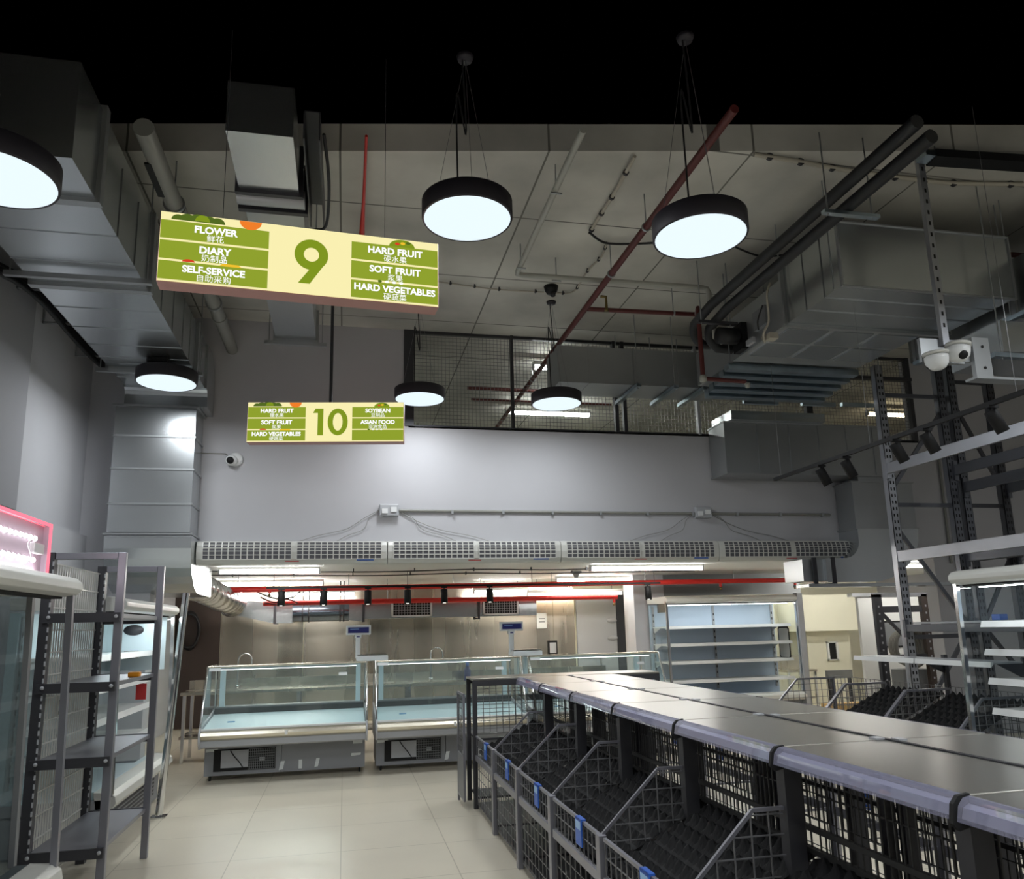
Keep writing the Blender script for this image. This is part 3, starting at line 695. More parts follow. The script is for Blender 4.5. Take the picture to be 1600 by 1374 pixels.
# --- second duct run at the far right
d2 = thing('supply_duct', 'galvanised duct running lengthways at the far right edge beside the ceiling unit', 'duct', (6.6, 6, 4.4))
B(((6.12, 4.9, 4.42), (7.6, 7.0, 4.95))).build('duct_section', 'galv', d2)
mm = MB(); flange(mm, 'y', 6.9, (6.12, 4.42), (7.6, 4.95), .03, .05); flange(mm, 'y', 5.6, (6.12, 4.42), (7.6, 4.95), .03, .05); split(mm, 'flange', 'galvd', d2)
B(((6.06, 5.0, 4.36), (6.12, 6.9, 4.40))).build('edge_angle', 'galvb', d2)
mm = MB(); hanger(mm, 6.05, 5.6, 4.4); hanger(mm, 6.05, 6.8, 4.4); split(mm, 'hanger', 'galvd', d2)
d3 = thing('branch_duct', 'pale galvanised duct end with open strut below the right ceiling run', 'duct', (6.3, 5.6, 3.9))
B(((5.65, 5.35, 3.93), (7.3, 5.95, 4.22))).build('duct_section', 'galv', d3)
B(((5.5, 5.3, 3.86), (6.5, 5.36, 3.90))).build('strut', 'galvb', d3)
mm = MB(); hanger(mm, 5.6, 5.33, 3.85); hanger(mm, 6.4, 5.33, 3.85); split(mm, 'hanger', 'galvd', d3)
tag(T([(5.95, 5.9, 5.2), (7.3, 5.9, 5.2)], .03, 10).tube([(6.2, 5.9, 5.2), (6.2, 5.9, ZC)], .006, 6).build('cross_pipe', 'redd'), 'dark red pipe above the right end of the ceiling unit', 'pipe')
# black trunking along the upper right
tk = thing('cable_trunking', 'black trunking under the ceiling in the upper right corner', 'trunking', (5.4, 4.75, 5.4))
p0, p1 = AZ(1455, 246, 5.42), AZ(1640, 258, 5.42)
MB().bar(p0, p1, .14, .07).build('trunking', 'blackp', tk)
MB().bar(p0+Vector((-.10, 0, .0)), p0+Vector((.02, 0, 0)), .12, .05).build('end_clip', 'galvb', tk)
mm = MB()
for q in (p0, p1): hanger(mm, q.x+.05, q.y, 5.44)
split(mm, 'hanger', 'galvd', tk)
# --- camera mast with two white dome cameras
cm = thing('camera_mast', 'perforated grey steel post hanging from the ceiling with a bracket plate at its foot', 'bracket', (4.70, 5.0, ZC))
mm = MB()
for k in range(16): mm.box((4.706, 4.978, 3.95+k*.10), (4.724, 4.981, 3.985+k*.10)).cut()
MB().box((4.685, 4.98, 3.80), (4.745, 5.02, ZC)).build('post', 'rack', cm, extra=(mm, 'dark'))
B(((4.50, 5.02, 3.66), (4.90, 5.05, 3.86))).build('bracket_plate', 'galvd', cm)
B(((4.96, 4.98, 3.55), (5.12, 5.02, 3.88)), ((4.88, 5.02, 3.68), (5.0, 5.04, 3.80)), ((4.96, 4.98, 3.53), (5.5, 5.1, 3.55))).build('side_plate', 'galvd', cm)
mm = MB()
for z in (3.62, 3.80): mm._m(MB().lathe([(.001, 0), (.012, 0), (.012, .004), (.001, .004)], (0, 0, 0), 12, Matrix.Translation((5.05, 4.978, z)) @ Matrix.Rotation(PI/2, 4, 'X')), Matrix.Identity(4)); mm.cut()
split(mm, 'bolt', 'dark', cm)
def dome(label, p, rx, rz):
    t = thing('dome_camera', label, 'camera', (0, 0, 0), 0, 'white dome cameras on the mast')
    MB().lathe([(.001, -.10), (.03, -.097), (.06, -.082), (.082, -.05), (.088, -.01), (.088, .015), (.062, .03), (.001, .03)], (0, 0, 0), 28).build('camera_body', 'whitep', t)
    MB().lathe([(.001, .03), (.095, .03), (.095, .05), (.001, .05)], (0, 0, 0), 28).build('mount', 'offw', t)
    MB().lathe([(.001, -.010), (.034, -.010), (.040, .02), (.001, .02)], (0, 0, 0), 18, Matrix.Translation((.062, 0, -.062)) @ Matrix.Rotation(-.95, 4, 'Y')).build('lens', 'blackp', t)
    t.location = p; t.rotation_euler = (rx, 0, rz)
dome('left white dome camera on the hanging post, facing away', AY(1463, 560, 4.93), -.1, 2.2)
dome('right white dome camera on the hanging post, dark lens to the right', AY(1497, 547, 4.9), -.1, -1.75)
# --- black spotlight track at the right
def spotlight(label, p, d, group, lens='spot', s=1.0, drop=.06):
    t = thing('spotlight', label, 'spotlight', (0, 0, 0), 0, group)
    B(((-.045, -.016, -.02), (.045, .016, 0))).build('track_adapter', 'blackp', t)
    T([(0, 0, -.02), (0, 0, -drop)], .010, 8).build('stem', 'blackp', t)
    d = Vector(d).normalized(); R4 = d.to_track_quat('Z', 'Y').to_matrix().to_4x4()
    c = Vector((0, 0, -drop))
    MB().lathe([(.001, -.04*s), (.04*s, -.04*s), (.042*s, -.035*s), (.042*s, .125*s), (.036*s, .125*s), (.001, .115*s)], (0, 0, 0), 22, Matrix.Translation(c) @ R4).build('lamp_body', 'blackp', t)
    MB().lathe([(.001, .117*s), (.034*s, .117*s), (.034*s, .12*s), (.001, .12*s)], (0, 0, 0), 18, Matrix.Translation(c) @ R4).build('lens', lens, t)
    t.location = p
    return t
tk = thing('lighting_track', 'thin black lighting track slanting across the right side in front of the racking', 'track', (4.7, 6, 3.2))
B(((4.684, 4.2, 3.185), (4.716, 7.63, 3.22))).build('track', 'blackp', tk)
mm = MB()
for y in (4.4, 6.0, 7.5): mm.tube([(4.7, y, 3.22), (4.7, y, ZC)], .0025, 4).cut()
split(mm, 'suspension_wire', 'wire', tk)
for (px, py), lab in zip(((1283, 732), (1322, 719), (1400, 692), (1447, 672), (1550, 636)),
        ('spotlight nearest the far end of the slanting track, over the gondola', 'second spotlight from the far end of the slanting track', 'middle spotlight of the slanting track, in front of the first racking upright', 'spotlight of the slanting track half hidden among the racking uprights', 'nearest spotlight on the slanting track at the right edge')):
    p = AX(px, py, 4.7)
    spotlight(lab, (4.7, p.y, 3.185), (.45, -.1, -1), 'black spotlights on the slanting track', 'blackp', 1.1, .08)

# ================================================================== BACK WALL FITTINGS
ord_ = ['first', 'second', 'third', 'fourth', 'fifth', 'sixth', 'seventh', 'eighth']
def air_curtain(label, x0, w):
    t = thing('air_curtain', label, 'air curtain', (x0+w/2, YW-.11, 2.44), 0, 'air curtains above the opening')
    pf = [(YW, 2.44), (YW, 2.715), (YW-.15, 2.715), (YW-.19, 2.70), (YW-.215, 2.66), (YW-.225, 2.58), (YW-.215, 2.50), (YW-.18, 2.45), (YW-.15, 2.44)]
    MB().prism(pf, x0, x0+w, 'x').build('casing', 'offw', t, bevel=.006)
    gw = (w-.20)/2
    for k in range(2):
        a = x0+.07+k*(gw+.06)
        # recessed grille with upright bars and louvres, following the curved front
        cur = [(YW-.200, 2.698), (YW-.2235, 2.64), (YW-.2295, 2.58), (YW-.2195, 2.495)]
        g = MB()
        for (ya, za), (yb, zb_) in zip(cur, cur[1:]):
            g.add([(a, ya, za), (a+gw, ya, za), (a+gw, yb, zb_), (a, yb, zb_)], [(0, 3, 2, 1)])
        gg = g.build('intake_grille', 'grille', t)
        b = MB()
        for i in range(15):
            xx = a+gw*i/14
            for (ya, za), (yb, zb_) in zip(cur, cur[1:]): b.bar((xx, ya-.003, za), (xx, yb-.003, zb_), .013, .006, (0, 1, 0))
        for j in range(6):
            f = j/5*3; i0 = min(int(f), 2); q = f-i0
            y = cur[i0][0]*(1-q)+cur[i0+1][0]*q; z = cur[i0][1]*(1-q)+cur[i0+1][1]*q
            b.bar((a, y-.003, z), (a+gw, y-.003, z), .006, .009)
        b.build('grille_bars', 'offw', gg)
    B(((x0+w-.36, YW-.212, 2.475), (x0+w-.16, YW-.196, 2.503))).build('badge', 'blue', t)
    B(((x0+w*.5-.10, YW-.205, 2.468), (x0+w*.5+.06, YW-.190, 2.476))).build('badge', 'redt', t)
for k in range(4):
    air_curtain(['leftmost of the four white air curtains, beside the left duct column', 'second from the left of the four white air curtains', 'third from the left of the four white air curtains', 'rightmost of the four white air curtains, beside the right duct elbow'][k], -1.69+k*2.187, 2.18)
cn = thing('conduit', 'thin grey conduit running straight across the back wall above the air curtains', 'conduit', (3.7, YW, 3.1))
T([(.62, YW-.02, 3.115), (6.72, YW-.02, 3.10)], .018, 10).build('pipe', 'pipeg', cn)
mm = MB()
for k in range(9): mm.box((1.3+k*.66, YW-.045, 3.075), (1.33+k*.66, YW, 3.125)).cut()
split(mm, 'saddle', 'galvd', cn)
for lab, x in (('left', .52), ('right', 4.76)):
    t = thing('junction_box', '%s of two clear junction boxes with loose wires on the back wall conduit' % lab, 'electrical box', (x, YW, 3.1), 0, 'junction boxes on the back wall')
    B(((x-.12, YW-.07, 3.04), (x+.12, YW, 3.19))).build('box', 'lgrey', t, bevel=.012)
    mm = MB().box((x-.09, YW-.085, 3.07), (x-.02, YW-.07, 3.13)).cut().box((x+.02, YW-.085, 3.09), (x+.09, YW-.07, 3.15)); split(mm, 'terminal', 'whitep', t)
    for sx, l in ((-1, .95), (-.8, .7), (1, .75), (.9, 1.25)):
        T(curve_pts([(x+sx*.1, YW-.02, 3.13), (x+sx*.3, YW-.02, 3.02), (x+sx*.55*l, YW-.02, 2.88), (x+sx*l*.9, YW-.02, 2.80), (x+sx*l*1.15, YW-.02, 2.72)], 6), .0035, 6).build('loose_wire', 'pipeg', t)
wc = thing('wall_camera', 'small white round camera with dark lens on the back wall left of the far sign', 'camera', (-1.37, YW, 3.73))
MB().lathe([(.001, 0), (.085, 0), (.085, .03), (.06, .05), (.001, .05)], (0, 0, 0), 24, Matrix.Translation((-1.33, YW, 3.73)) @ Matrix.Rotation(PI/2, 4, 'X')).build('mount', 'whitep', wc)
MB().lathe([(.001, .04), (.066, .04), (.066, .09), (.04, .125), (.001, .13)], (0, 0, 0), 24, Matrix.Translation((-1.37, YW, 3.72)) @ Matrix.Rotation(PI/2+.2, 4, 'X')).build('camera_body', 'whitep', wc)
MB().lathe([(.001, .12), (.042, .115), (.042, .135), (.001, .14)], (0, 0, 0), 20, Matrix.Translation((-1.375, YW, 3.72)) @ Matrix.Rotation(PI/2+.2, 4, 'X')).build('lens', 'blackp', wc)
T([(-1.76, YW-.008, 3.80), (-1.45, YW-.008, 3.80), (-1.40, YW-.008, 3.76)], .007, 6).build('cable', 'pipeg', wc)
# grey conduits on the wall behind the racking
for k, (x, lab) in enumerate(((8.62, 'left'), (8.72, 'right'))):
    tag(T([(x, YW-.03, 2.4-.1*k), (x+.02, YW-.03, 4.0)], .018, 8).build('conduit', 'pipeg'), '%s of two thin upright conduits on the wall behind the racking' % lab, 'conduit')

# ================================================================== PREPARATION ROOM CEILING
def redpipe(label, x0, x1, y, z, r, drops, zl=.0):
    t = thing('sprinkler_pipe', label, 'pipe', ((x0+x1)/2, y, z), 0, 'red pipes of the preparation room')
    T([(x0, y, z-zl), (x1, y, z)], r, 14).build('pipe', 'red', t)
    for x in drops:
        T([(x, y, z), (x, y, z-.10)], r*.6, 10).build('sprinkler_drop', 'red', t)
        MB().lathe([(.001, -.05), (.022, -.05), (.026, -.03), (.010, 0), (.001, 0)], (x, y, z-.10), 12).build('sprinkler_head', 'brass', t)
    mm = MB()
    for k in range(int((x1-x0)/1.6)+1):
        x = x0+.4+k*1.6
        if x < x1: hanger(mm, x, y, z, ZB, .006)
    split(mm, 'hanger', 'galvd', t)
redpipe('upper bright red sprinkler pipe along the low ceiling behind the air curtains', -1.95, 7.85, 12.0, 2.325, .040, (-1.9, -1.1, 6.2, 7.6), .045)
redpipe('lower bright red pipe in front of the rear duct with the grilles', -1.3, 4.78, 13.2, 2.13, .042, (4.72,), .01)
for lab, y, zz, x1 in (('nearest thin dark cable clipped along the preparation room ceiling', 10.95, ZB-.02, 4.0), ('second thin dark cable on the preparation room ceiling, just before the red pipe', 11.7, ZB-.02, 5.6)):
    t = thing('ceiling_cable', lab, 'cable', (1, y, zz))
    T(curve_pts([(-1.9, y, zz), (-.4, y+.02, zz-.02), (.6, y-.03, zz-.03), (1.8, y, zz-.005), (3.0, y+.03, zz-.02), (x1, y, zz)], 6), .009, 6).build('cable', 'cable', t)
    mm = MB()
    for k in range(7): mm.box((-1.6+k*.85, y-.03, zz-.03), (-1.585+k*.85, y+.03, ZB)).cut()
    split(mm, 'cable_clip', 'dgrey', t)
# rear supply duct with silencer cylinder and two grilles
rd = thing('supply_duct', 'galvanised duct with round middle section and two white grilles along the rear steel wall', 'duct', (1, 13.7, 1.8))
MB().prism([(-2.0, 2.0), (-1.15, 1.80), (-1.15, 2.13), (-2.0, 2.22)], 13.5, 13.95, 'y').build('reducer', 'galv', rd)
B(((-1.13, 13.5, 1.80), (-.86, 13.95, 2.12))).build('duct_section', 'galv', rd)
T([(-.86, 13.72, 1.97), (.07, 13.72, 1.97)], .155, 24).build('round_section', 'spiral', rd)
mm = MB()
for x in (-.70, -.60, -.08, -.02): mm.tube([(x-.012, 13.72, 1.97), (x+.012, 13.72, 1.97)], .165, 20); mm.box((x-.01, 13.70, 2.12), (x+.01, 13.74, ZB)).cut()
split(mm, 'strap', 'dgrey', rd)
MB().prism([(.07, 1.83), (.30, 1.80), (.30, 2.12), (.07, 2.10)], 13.5, 13.95, 'y').build('reducer', 'galv', rd)
B(((.32, 13.5, 1.84), (2.28, 13.95, 2.12))).build('duct_section', 'galv', rd)
B(((2.33, 13.5, 1.84), (3.36, 13.95, 2.12))).build('duct_section', 'galv', rd)
mm = MB()
for x in (-1.14, .31, 2.305): flange(mm, 'x', x, (13.5, 1.82), (13.95, 2.12), .03, .04)
split(mm, 'flange', 'dgrey', rd)
for a, b in ((.78, 1.48), (2.38, 3.02)):
    g = B(((a, 13.47, 1.87), (b, 13.5, 2.12))).build('grille', 'dark', rd)
    B(((a, 13.455, 1.86), (b, 13.475, 1.885)), ((a, 13.455, 2.10), (b, 13.475, 2.125)), ((a, 13.455, 1.86), (a+.03, 13.475, 2.125)), ((b-.03, 13.455, 1.86), (b, 13.475, 2.125))).build('grille_frame', 'whitep', g)
    MB().grid((a+.03, 13.467, 1.885), (b-a-.06, 0, 0), (0, 0, .215), 13, 5, .008).build('grille_bars', 'lgrey', g)
fd = thing('flexible_duct', 'crumpled silver foil duct hanging beside the left duct elbow', 'duct', (-1.7, 12, 2.2))
P = curve_pts([(-1.95, 10.62, 2.28), (-1.9, 11.2, 2.26), (-1.75, 12.0, 2.15), (-1.7, 12.8, 2.13), (-1.85, 13.5, 2.1)], 12)
T(P, [.17+.022*math.sin(k*2.1)+.012*random.random() for k in range(len(P))], 14).build('foil_tube', 'galv', fd)
T(curve_pts([(-1.3, 12.7, 2.2), (-1.1, 12.8, 2.12), (-.9, 12.7, 2.16), (-.75, 12.85, 2.10), (-1.0, 12.9, 2.08), (-1.25, 12.8, 2.12)], 6), .012, 6).build('hanging_wire', 'redd', fd)
T(curve_pts([(-1.35, 12.7, 2.28), (-1.05, 12.7, 2.17), (-.8, 12.75, 2.2), (-.7, 12.8, 2.3)], 6), .012, 6).build('hanging_wire', 'cable', fd)
# spotlight row behind the air curtains
bt = thing('lighting_track', 'straight black lighting track under the low ceiling carrying the row of spotlights', 'track', (1.9, 11.5, 2.3))
B(((-1.1, 11.485, 2.262), (4.9, 11.515, 2.29))).build('track', 'blackp', bt)
mm = MB()
for x in (-1.0, .9, 2.8, 4.8): hanger(mm, x, 11.5, 2.29, ZB, .004)
split(mm, 'hanger', 'dgrey', bt)
for k, px_ in enumerate((440, 506, 575, 637, 694, 765, 1012)):
    p = AY(px_, 921, 11.5)
    spotlight(['leftmost black spotlight in the row above the deli counters', 'second black spotlight from the left above the deli counters', 'third black spotlight from the left above the deli counters', 'fourth black spotlight from the left, in front of the first duct grille', 'fifth black spotlight from the left above the deli counters', 'sixth black spotlight from the left, in front of the second duct grille', 'lone black spotlight at the right beside the tall open chiller'][k],
              (p.x, 11.5, 2.262), (0, -.12, -1), 'black spotlights above the deli counters', 'spot', 1.25, .09)
sp = thing('smoke_detector', 'small grey detector on the low ceiling near the middle tube light', 'detector', tuple(AZ(900, 893, ZB)))
MB().lathe([(.001, -.10), (.03, -.10), (.05, -.05), (.09, -.02), (.09, 0), (.001, 0)], sp.location, 16).build('detector_body', 'mgrey', sp)

# ================================================================== DELI COUNTERS
def deli_counter(label, X0, w, vent=True):
    t = thing('deli_counter', label, 'refrigerated counter', (0, 0, 0), 0, 'glass fronted deli counters')
    for x in (.08, w-.08):
        for y in (.42, 1.05): B(((x-.012, y-.012, 0), (x+.012, y+.012, .07))).build('leg', 'dark', t)
    xs = w*.47
    B(((.02, .37, .06), (xs-.003, .46, .42))).build('front_panel', 'cgrey', t)
    B(((xs+.003, .37, .06), (w-.02, .46, .42))).build('front_panel', 'cgrey', t)
    B(((.02, .46, .06), (w-.02, 1.12, .42))).build('base', 'cgrey', t)
    MB().prism([(.42, .40), (.06, .405), (.03, .42), (.03, .485), (.42, .485)], .01, w-.01, 'x').build('apron', 'lgrey', t, bevel=.004)
    MB().prism([(.42, .487), (.03, .487), (.005, .51), (0, .54), (.012, .575), (.04, .59), (.42, .59)], .005, w-.005, 'x').build('bumper', 'champ', t, bevel=.003)
    B(((.0, .035, .59), (w, .10, .612))).build('rim', 'whitep', t, bevel=.004)
    MB().prism([(.10, .592), (.92, .60), (.92, .69), (.86, .69), (.12, .607)], .03, w-.03, 'x').build('deck', 'ice', t)
    B(((.03, .865, .69), (w-.03, .90, .755))).build('rear_riser', 'dark', t)
    B(((.03, .90, .59), (w-.03, 1.12, .77))).build('rear_ledge', 'mgrey', t)
    for x in (.07, w-.13): B(((x, .93, .77), (x+.06, .98, 1.25))).build('rear_post', 'ice', t)
    B(((.10, .95, .77), (w-.10, .957, 1.25))).build('rear_glass', 'glass', t)
    MB().prism([(.052, .612), (.060, .612), (.365, 1.268), (.357, 1.268)], .02, w-.02, 'x').build('front_glass', 'glasst', t)
    MB().tube([(.02, .365, 1.272), (w-.02, .365, 1.272)], .013, 10).build('top_rail', 'champ', t)
    B(((.02, .37, 1.262), (w-.02, 1.0, 1.270))).build('top_glass', 'glass', t)
    B(((.12, .40, 1.235), (w-.12, .435, 1.258))).build('light_strip', 'lgrey', t)
    B(((.13, .404, 1.231), (w-.13, .431, 1.236))).build('lamp_strip', emit_led, t)
    for k, x in enumerate((0, w-.022)):
        MB().prism([(.46, .36), (.04, .40), (-.012, .47), (-.015, .56), (.03, .63), (.10, .63), (.98, .74), (1.10, .74), (1.10, .36)], x, x+.022, 'x').build('end_panel', 'lgrey', t, bevel=.004)
        MB().prism([(.07, .64), (.96, .76), (.96, 1.26), (.37, 1.26)], x+.008, x+.014, 'x').build('end_glass', 'glass', t)
        MB().tube([(x+.011, .045, .62), (x+.011, .365, 1.272), (x+.011, 1.0, 1.272), (x+.011, 1.0, .74)], .012, 8).build('end_frame', 'chrome', t)
    if vent:
        v = B(((.12, .362, .105), (.80, .372, .345))).build('vent_grille', 'dark', t)
        B(((.20, .358, .14), (.50, .363, .33))).build('vent_plate', 'lgrey', v)
        T(curve_pts([(.30, .356, .33), (.34, .354, .27), (.40, .354, .20), (.44, .356, .14)], 5), .006, 6).build('vent_hose', 'dark', v)
        B(((.62, .358, .20), (.68, .363, .24))).build('vent_box', 'lgrey', v)
        MB().grid((.50, .360, .115), (.29, 0, 0), (0, 0, .22), 14, 8, .004).build('vent_mesh', 'mgrey', v)
    for (x, z, dx, dz, tl) in ((.84, .08, .045, .10, .2), (1.06, .085, .04, .10, 0), (1.24, .09, .04, .10, .2), (w-.16, .33, .11, .04, 0), (w-.18, .19, .11, .035, .1), (.03, .32, .13, .035, .06)):
        MB().quad((x, .366, z), (x+dx, .366, z+dx*tl), (x+dx+dz*tl, .366, z+dz), (x+dz*tl, .366, z+dz)).build('tape_strip', 'tape', t)
    B(((w*.5, -.004, .52), (w*.5+.03, .004, .565))).build('small_label', 'whitep', t)
    B(((.28, .16, .66), (.36, .164, .675))).build('blue_sticker', 'bluel', t)
    for x, z, dx in ((.03, 1.225, .13), (w-.34, 1.13, .10)):
        zz = z; y = .057+(zz-.612)*.465
        MB().quad((x, y-.006, zz), (x+dx, y-.006, zz), (x+dx, y+.011, zz+.034), (x, y+.011, zz+.034)).build('glass_sticker', 'whitep', t)
    t.location = (X0, 9.35, 0); return t
emit_led = emit('counter_lamp_strip_glow', (1.0, 1.0, .97, 1), 8.0)
deli_counter('leftmost glass deli counter, its whole grey front in view', -1.56, 1.84)
deli_counter('middle glass deli counter, partly hidden by the wire bins', .37, 1.82)
deli_counter('rightmost glass deli counter, behind the gondola tops', 2.28, 1.78)
def scale(label, X, Y):
    t = thing('weighing_scale', label, 'scale', (X, Y, 1.272), 0, 'white counter scales')
    B(((X-.05, Y-.16, 1.272), (X+.34, Y+.16, 1.335))).build('scale_base', 'whitep', t, bevel=.01)
    B(((X-.04, Y-.15, 1.34), (X+.33, Y+.15, 1.352))).build('weighing_plate', 'chrome', t, bevel=.003)
    B(((X-.06, Y+.02, 1.30), (X+.0, Y+.08, 1.60))).build('pole', 'whitep', t, bevel=.006)
    B(((X-.07, Y+.01, 1.555), (X+.01, Y+.09, 1.60))).build('pole_collar', 'whitep', t)
    hd = B(((X-.18, Y+.02, 1.595), (X+.13, Y+.10, 1.715))).build('display_head', 'whitep', t, bevel=.008)
    B(((X-.155, Y+.008, 1.62), (X+.105, Y+.021, 1.69))).build('display_screen', 'navy', hd)
    B(((X-.13, Y+.004, 1.665), (X-.02, Y+.0085, 1.672))).build('screen_digits', 'bluel', hd)
    B(((X-.05, Y+.006, 1.565), (X-.01, Y+.011, 1.58))).build('badge', 'navy', t)
scale('left white scale with blue display on a tall pole between the deli counters', .20, 10.12)
scale('right white scale with blue display on a tall pole between the deli counters', 2.20, 10.12)
# stainless bench behind the counters
wt = thing('work_bench', 'long stainless bench behind the deli counters', 'bench', (1.0, 11.3, 0))
B(((-2.1, 11.1, .86), (4.0, 11.75, .90))).build('bench_top', 'stainless', wt, bevel=.005)
B(((-2.1, 11.72, .90), (4.0, 11.75, 1.02))).build('upstand', 'stainless', wt)
B(((-2.1, 11.15, .30), (4.0, 11.7, .33))).build('under_shelf', 'stainless', wt)
for x in (-2.05, -.6, .9, 2.4, 3.95):
    for y in (11.15, 11.7): B(((x-.02, y-.02, 0), (x+.02, y+.02, .86))).build('leg', 'chrome', wt)
for lab, x in (('left tall steel tap on the bench behind the first deli counter', -1.45), ('right steel tap on the bench behind the middle deli counter', 1.25)):
    fc_ = thing('tap', lab, 'tap', (x, 11.6, .9))
    T([(x, 11.6, .90), (x, 11.6, 1.28)]+[(x+.09-.09*math.cos(a), 11.6, 1.28+.09*math.sin(a)) for a in (.4, .8, 1.2, 1.57, 2, 2.4, 2.8, 3.14)]+[(x+.18, 11.6, 1.20)], .012, 8).build('spout', 'chrome', fc_)
    MB().lathe([(.001, 0), (.03, 0), (.026, .05), (.001, .05)], (x, 11.6, .9), 12).build('tap_base', 'chrome', fc_)
bo = thing('spray_bottle', 'blue cleaning bottle standing behind the glass of the middle deli counter', 'bottle', (1.75, 11.3, .90))
MB().lathe([(.001, 0), (.045, 0), (.048, .02), (.048, .15), (.03, .19), (.018, .21), (.001, .21)], (1.75, 11.3, .90), 18).build('bottle', 'navy', bo)
MB().lathe([(.001, .205), (.024, .205), (.024, .25), (.012, .27), (.001, .27)], (1.75, 11.3, .90), 14).build('cap', 'blue', bo)
ho = thing('hose_coil', 'black hose coil hanging on the dark panel at the left of the rear wall', 'hose', (-2.72, 14.9, 1.8))
for k in range(4):
    T([(-2.72+.15*math.cos(a*PI/12)*(1+.05*k), 14.93-.025*k, 1.72+.33*math.sin(a*PI/12)*(1-.03*k)) for a in range(25)], .022, 8).build('hose_loop', 'rubber', ho)
sw = thing('wall_switch', 'white switch plate on the steel wall left of the cold room door', 'switch', (3.75, YB-.03, 1.75))
B(((3.72, YB-.05, 1.60), (3.92, YB-.02, 1.90))).build('plate', 'whitep', sw, bevel=.006)
B(((3.76, YB-.056, 1.78), (3.88, YB-.049, 1.80)), ((3.76, YB-.056, 1.72), (3.88, YB-.049, 1.74))).build('notice_lines', 'mgrey', sw)
sw = thing('control_panel', 'small black framed thermostat below the white switch plate', 'thermostat', (4.0, YB-.03, 1.25))
B(((3.93, YB-.06, 1.08), (4.12, YB-.02, 1.36))).build('casing', 'blackp', sw, bevel=.006)
B(((3.96, YB-.068, 1.12), (4.09, YB-.059, 1.32))).build('screen', 'lgrey', sw)

# ================================================================== OPEN CHILLERS
def chiller(label, loc, rz, w, d, h, shelves, inner, dark_end=False, board=False, rec=0.0, lit=True):
    t = thing('open_chiller', label, 'refrigerated cabinet', (0, 0, 0), 0, 'tall open chillers')
    B(((.0, .10, .02), (w, d, .32))).build('base', 'cgrey', t)
    g = MB()
    for k in range(5): g.box((w*.1, .093, .09+k*.035), (w*.9, .101, .105+k*.035)).cut()
    split(g, 'plinth_slat', 'dgrey', t)
    MB().prism([(.12, .32), (.0, .33), (-.03, .37), (-.02, .42), (.02, .45), (.14, .46)], .0, w, 'x').build('bumper', 'offw', t, bevel=.004)
    MB().prism([(.10, .34), (.14, .46), (.20, .46), (.26, .38), (d-.08, .38), (d-.08, .32), (.1, .32)], .03, w-.03, 'x').build('well', inner, t)
    B(((.02, d-.07, .32), (w/2-.004, d, h-.12))).build('back_panel', inner, t)
    B(((w/2+.004, d-.07, .32), (w-.02, d, h-.12))).build('back_panel', inner, t)
    for x in (.05, w/2-.02, w-.09):
        mm = MB()
        for k in range(int((h-.75)/.10)): mm.box((x+.012, d-.090, .56+k*.10), (x+.028, d-.084, .60+k*.10))
        B(((x, d-.085, .5), (x+.04, d-.068, h-.15))).build('slotted_upright', 'lgrey', t, extra=(mm, 'dark'))
    cz = h-.12
    MB().prism([(.07, cz), (.01, cz+.012), (-.015, cz+.04), (-.012, cz+.075), (.02, cz+.105), (.10, h), (d, h), (d, cz+.02)], .0, w, 'x').build('canopy', 'offw', t, bevel=.005)
    B(((.04, .08, cz-.012), (w-.04, .16, cz+.004))).build('canopy_grille', 'dark', t)
    if lit:
        B(((.08, .19, cz-.02), (w-.08, .25, cz+.02))).build('canopy_lamp', 'lgrey', t)
        B(((.09, .195, cz-.026), (w-.09, .245, cz-.02))).build('canopy_lamp_strip', 'clamp', t)
    for k, x in enumerate((0, w-.03)):
        pl_ = [(.02+rec, .45), (.05+rec, cz+.02), (d, cz+.02), (d, .34), (.12, .34)]
        MB().prism(pl_, x+.011, x+.019, 'x').build('end_glass', 'glassd' if dark_end else 'glass', t)
        MB().bar((x+.015, .015, .42), (x+.015, .045, cz+.04), .034, .034).build('end_frame', 'chrome' if not dark_end else 'steelg', t)
        if rec: MB().bar((x+.015, .02+rec, .45), (x+.015, .05+rec, cz+.04), .04, .03).build('glass_edge', 'mgrey', t)
        B(((x, .05, .30), (x+.03, d, .40))).build('end_sill', 'cgrey', t)
        if board and k == 1:
            bd_ = B(((x-.004, .10, 1.30), (x+.008, d-.05, cz))).build('end_board', 'ice', t)
            MB().lathe([(.001, 0), (.10, 0), (.10, .003), (.001, .003)], (0, 0, 0), 24, Matrix.Translation((x-.006, .42, cz-.14)) @ Matrix.Scale(.55, 4, (0, 0, 1)) @ Matrix.Rotation(-PI/2, 4, 'Y')).build('oval_badge', 'dgrey', bd_)
            B(((x-.008, .36, 1.42), (x-.004, .50, 1.50))).build('notice', 'mgrey', bd_)
            B(((x-.008, .26, 1.0), (x+.0, .36, 1.16))).build('red_card', 'redt', t)
    for z in shelves:
        s_ = B(((.05, .22+rec, z-.012), (w-.05, d-.09, z+.012))).build('shelf', 'whitep' if inner != 'dkin' else 'mgrey', t)
        MB().prism([(.22+rec, z-.012), (.195+rec, z-.03), (.19+rec, z-.028), (.212+rec, z+.022), (.222+rec, z+.02)], .05, w-.05, 'x').build('price_rail', 'whitep', s_)
        for x in (.07, w-.09): MB().prism([(d-.09, z-.014), (d-.09, z-.10), (.5, z-.014)], x, x+.01, 'x').build('shelf_bracket', 'whitep', s_)
    t.location = loc; t.rotation_euler = (0, 0, rz); return t
ch = chiller('wide tall open chiller with four lit shelves in the room behind the gondola', (5.2, 12.0, 0), 0, 2.42, .85, 2.08, (.68, .99, 1.28, 1.57), 'iced')
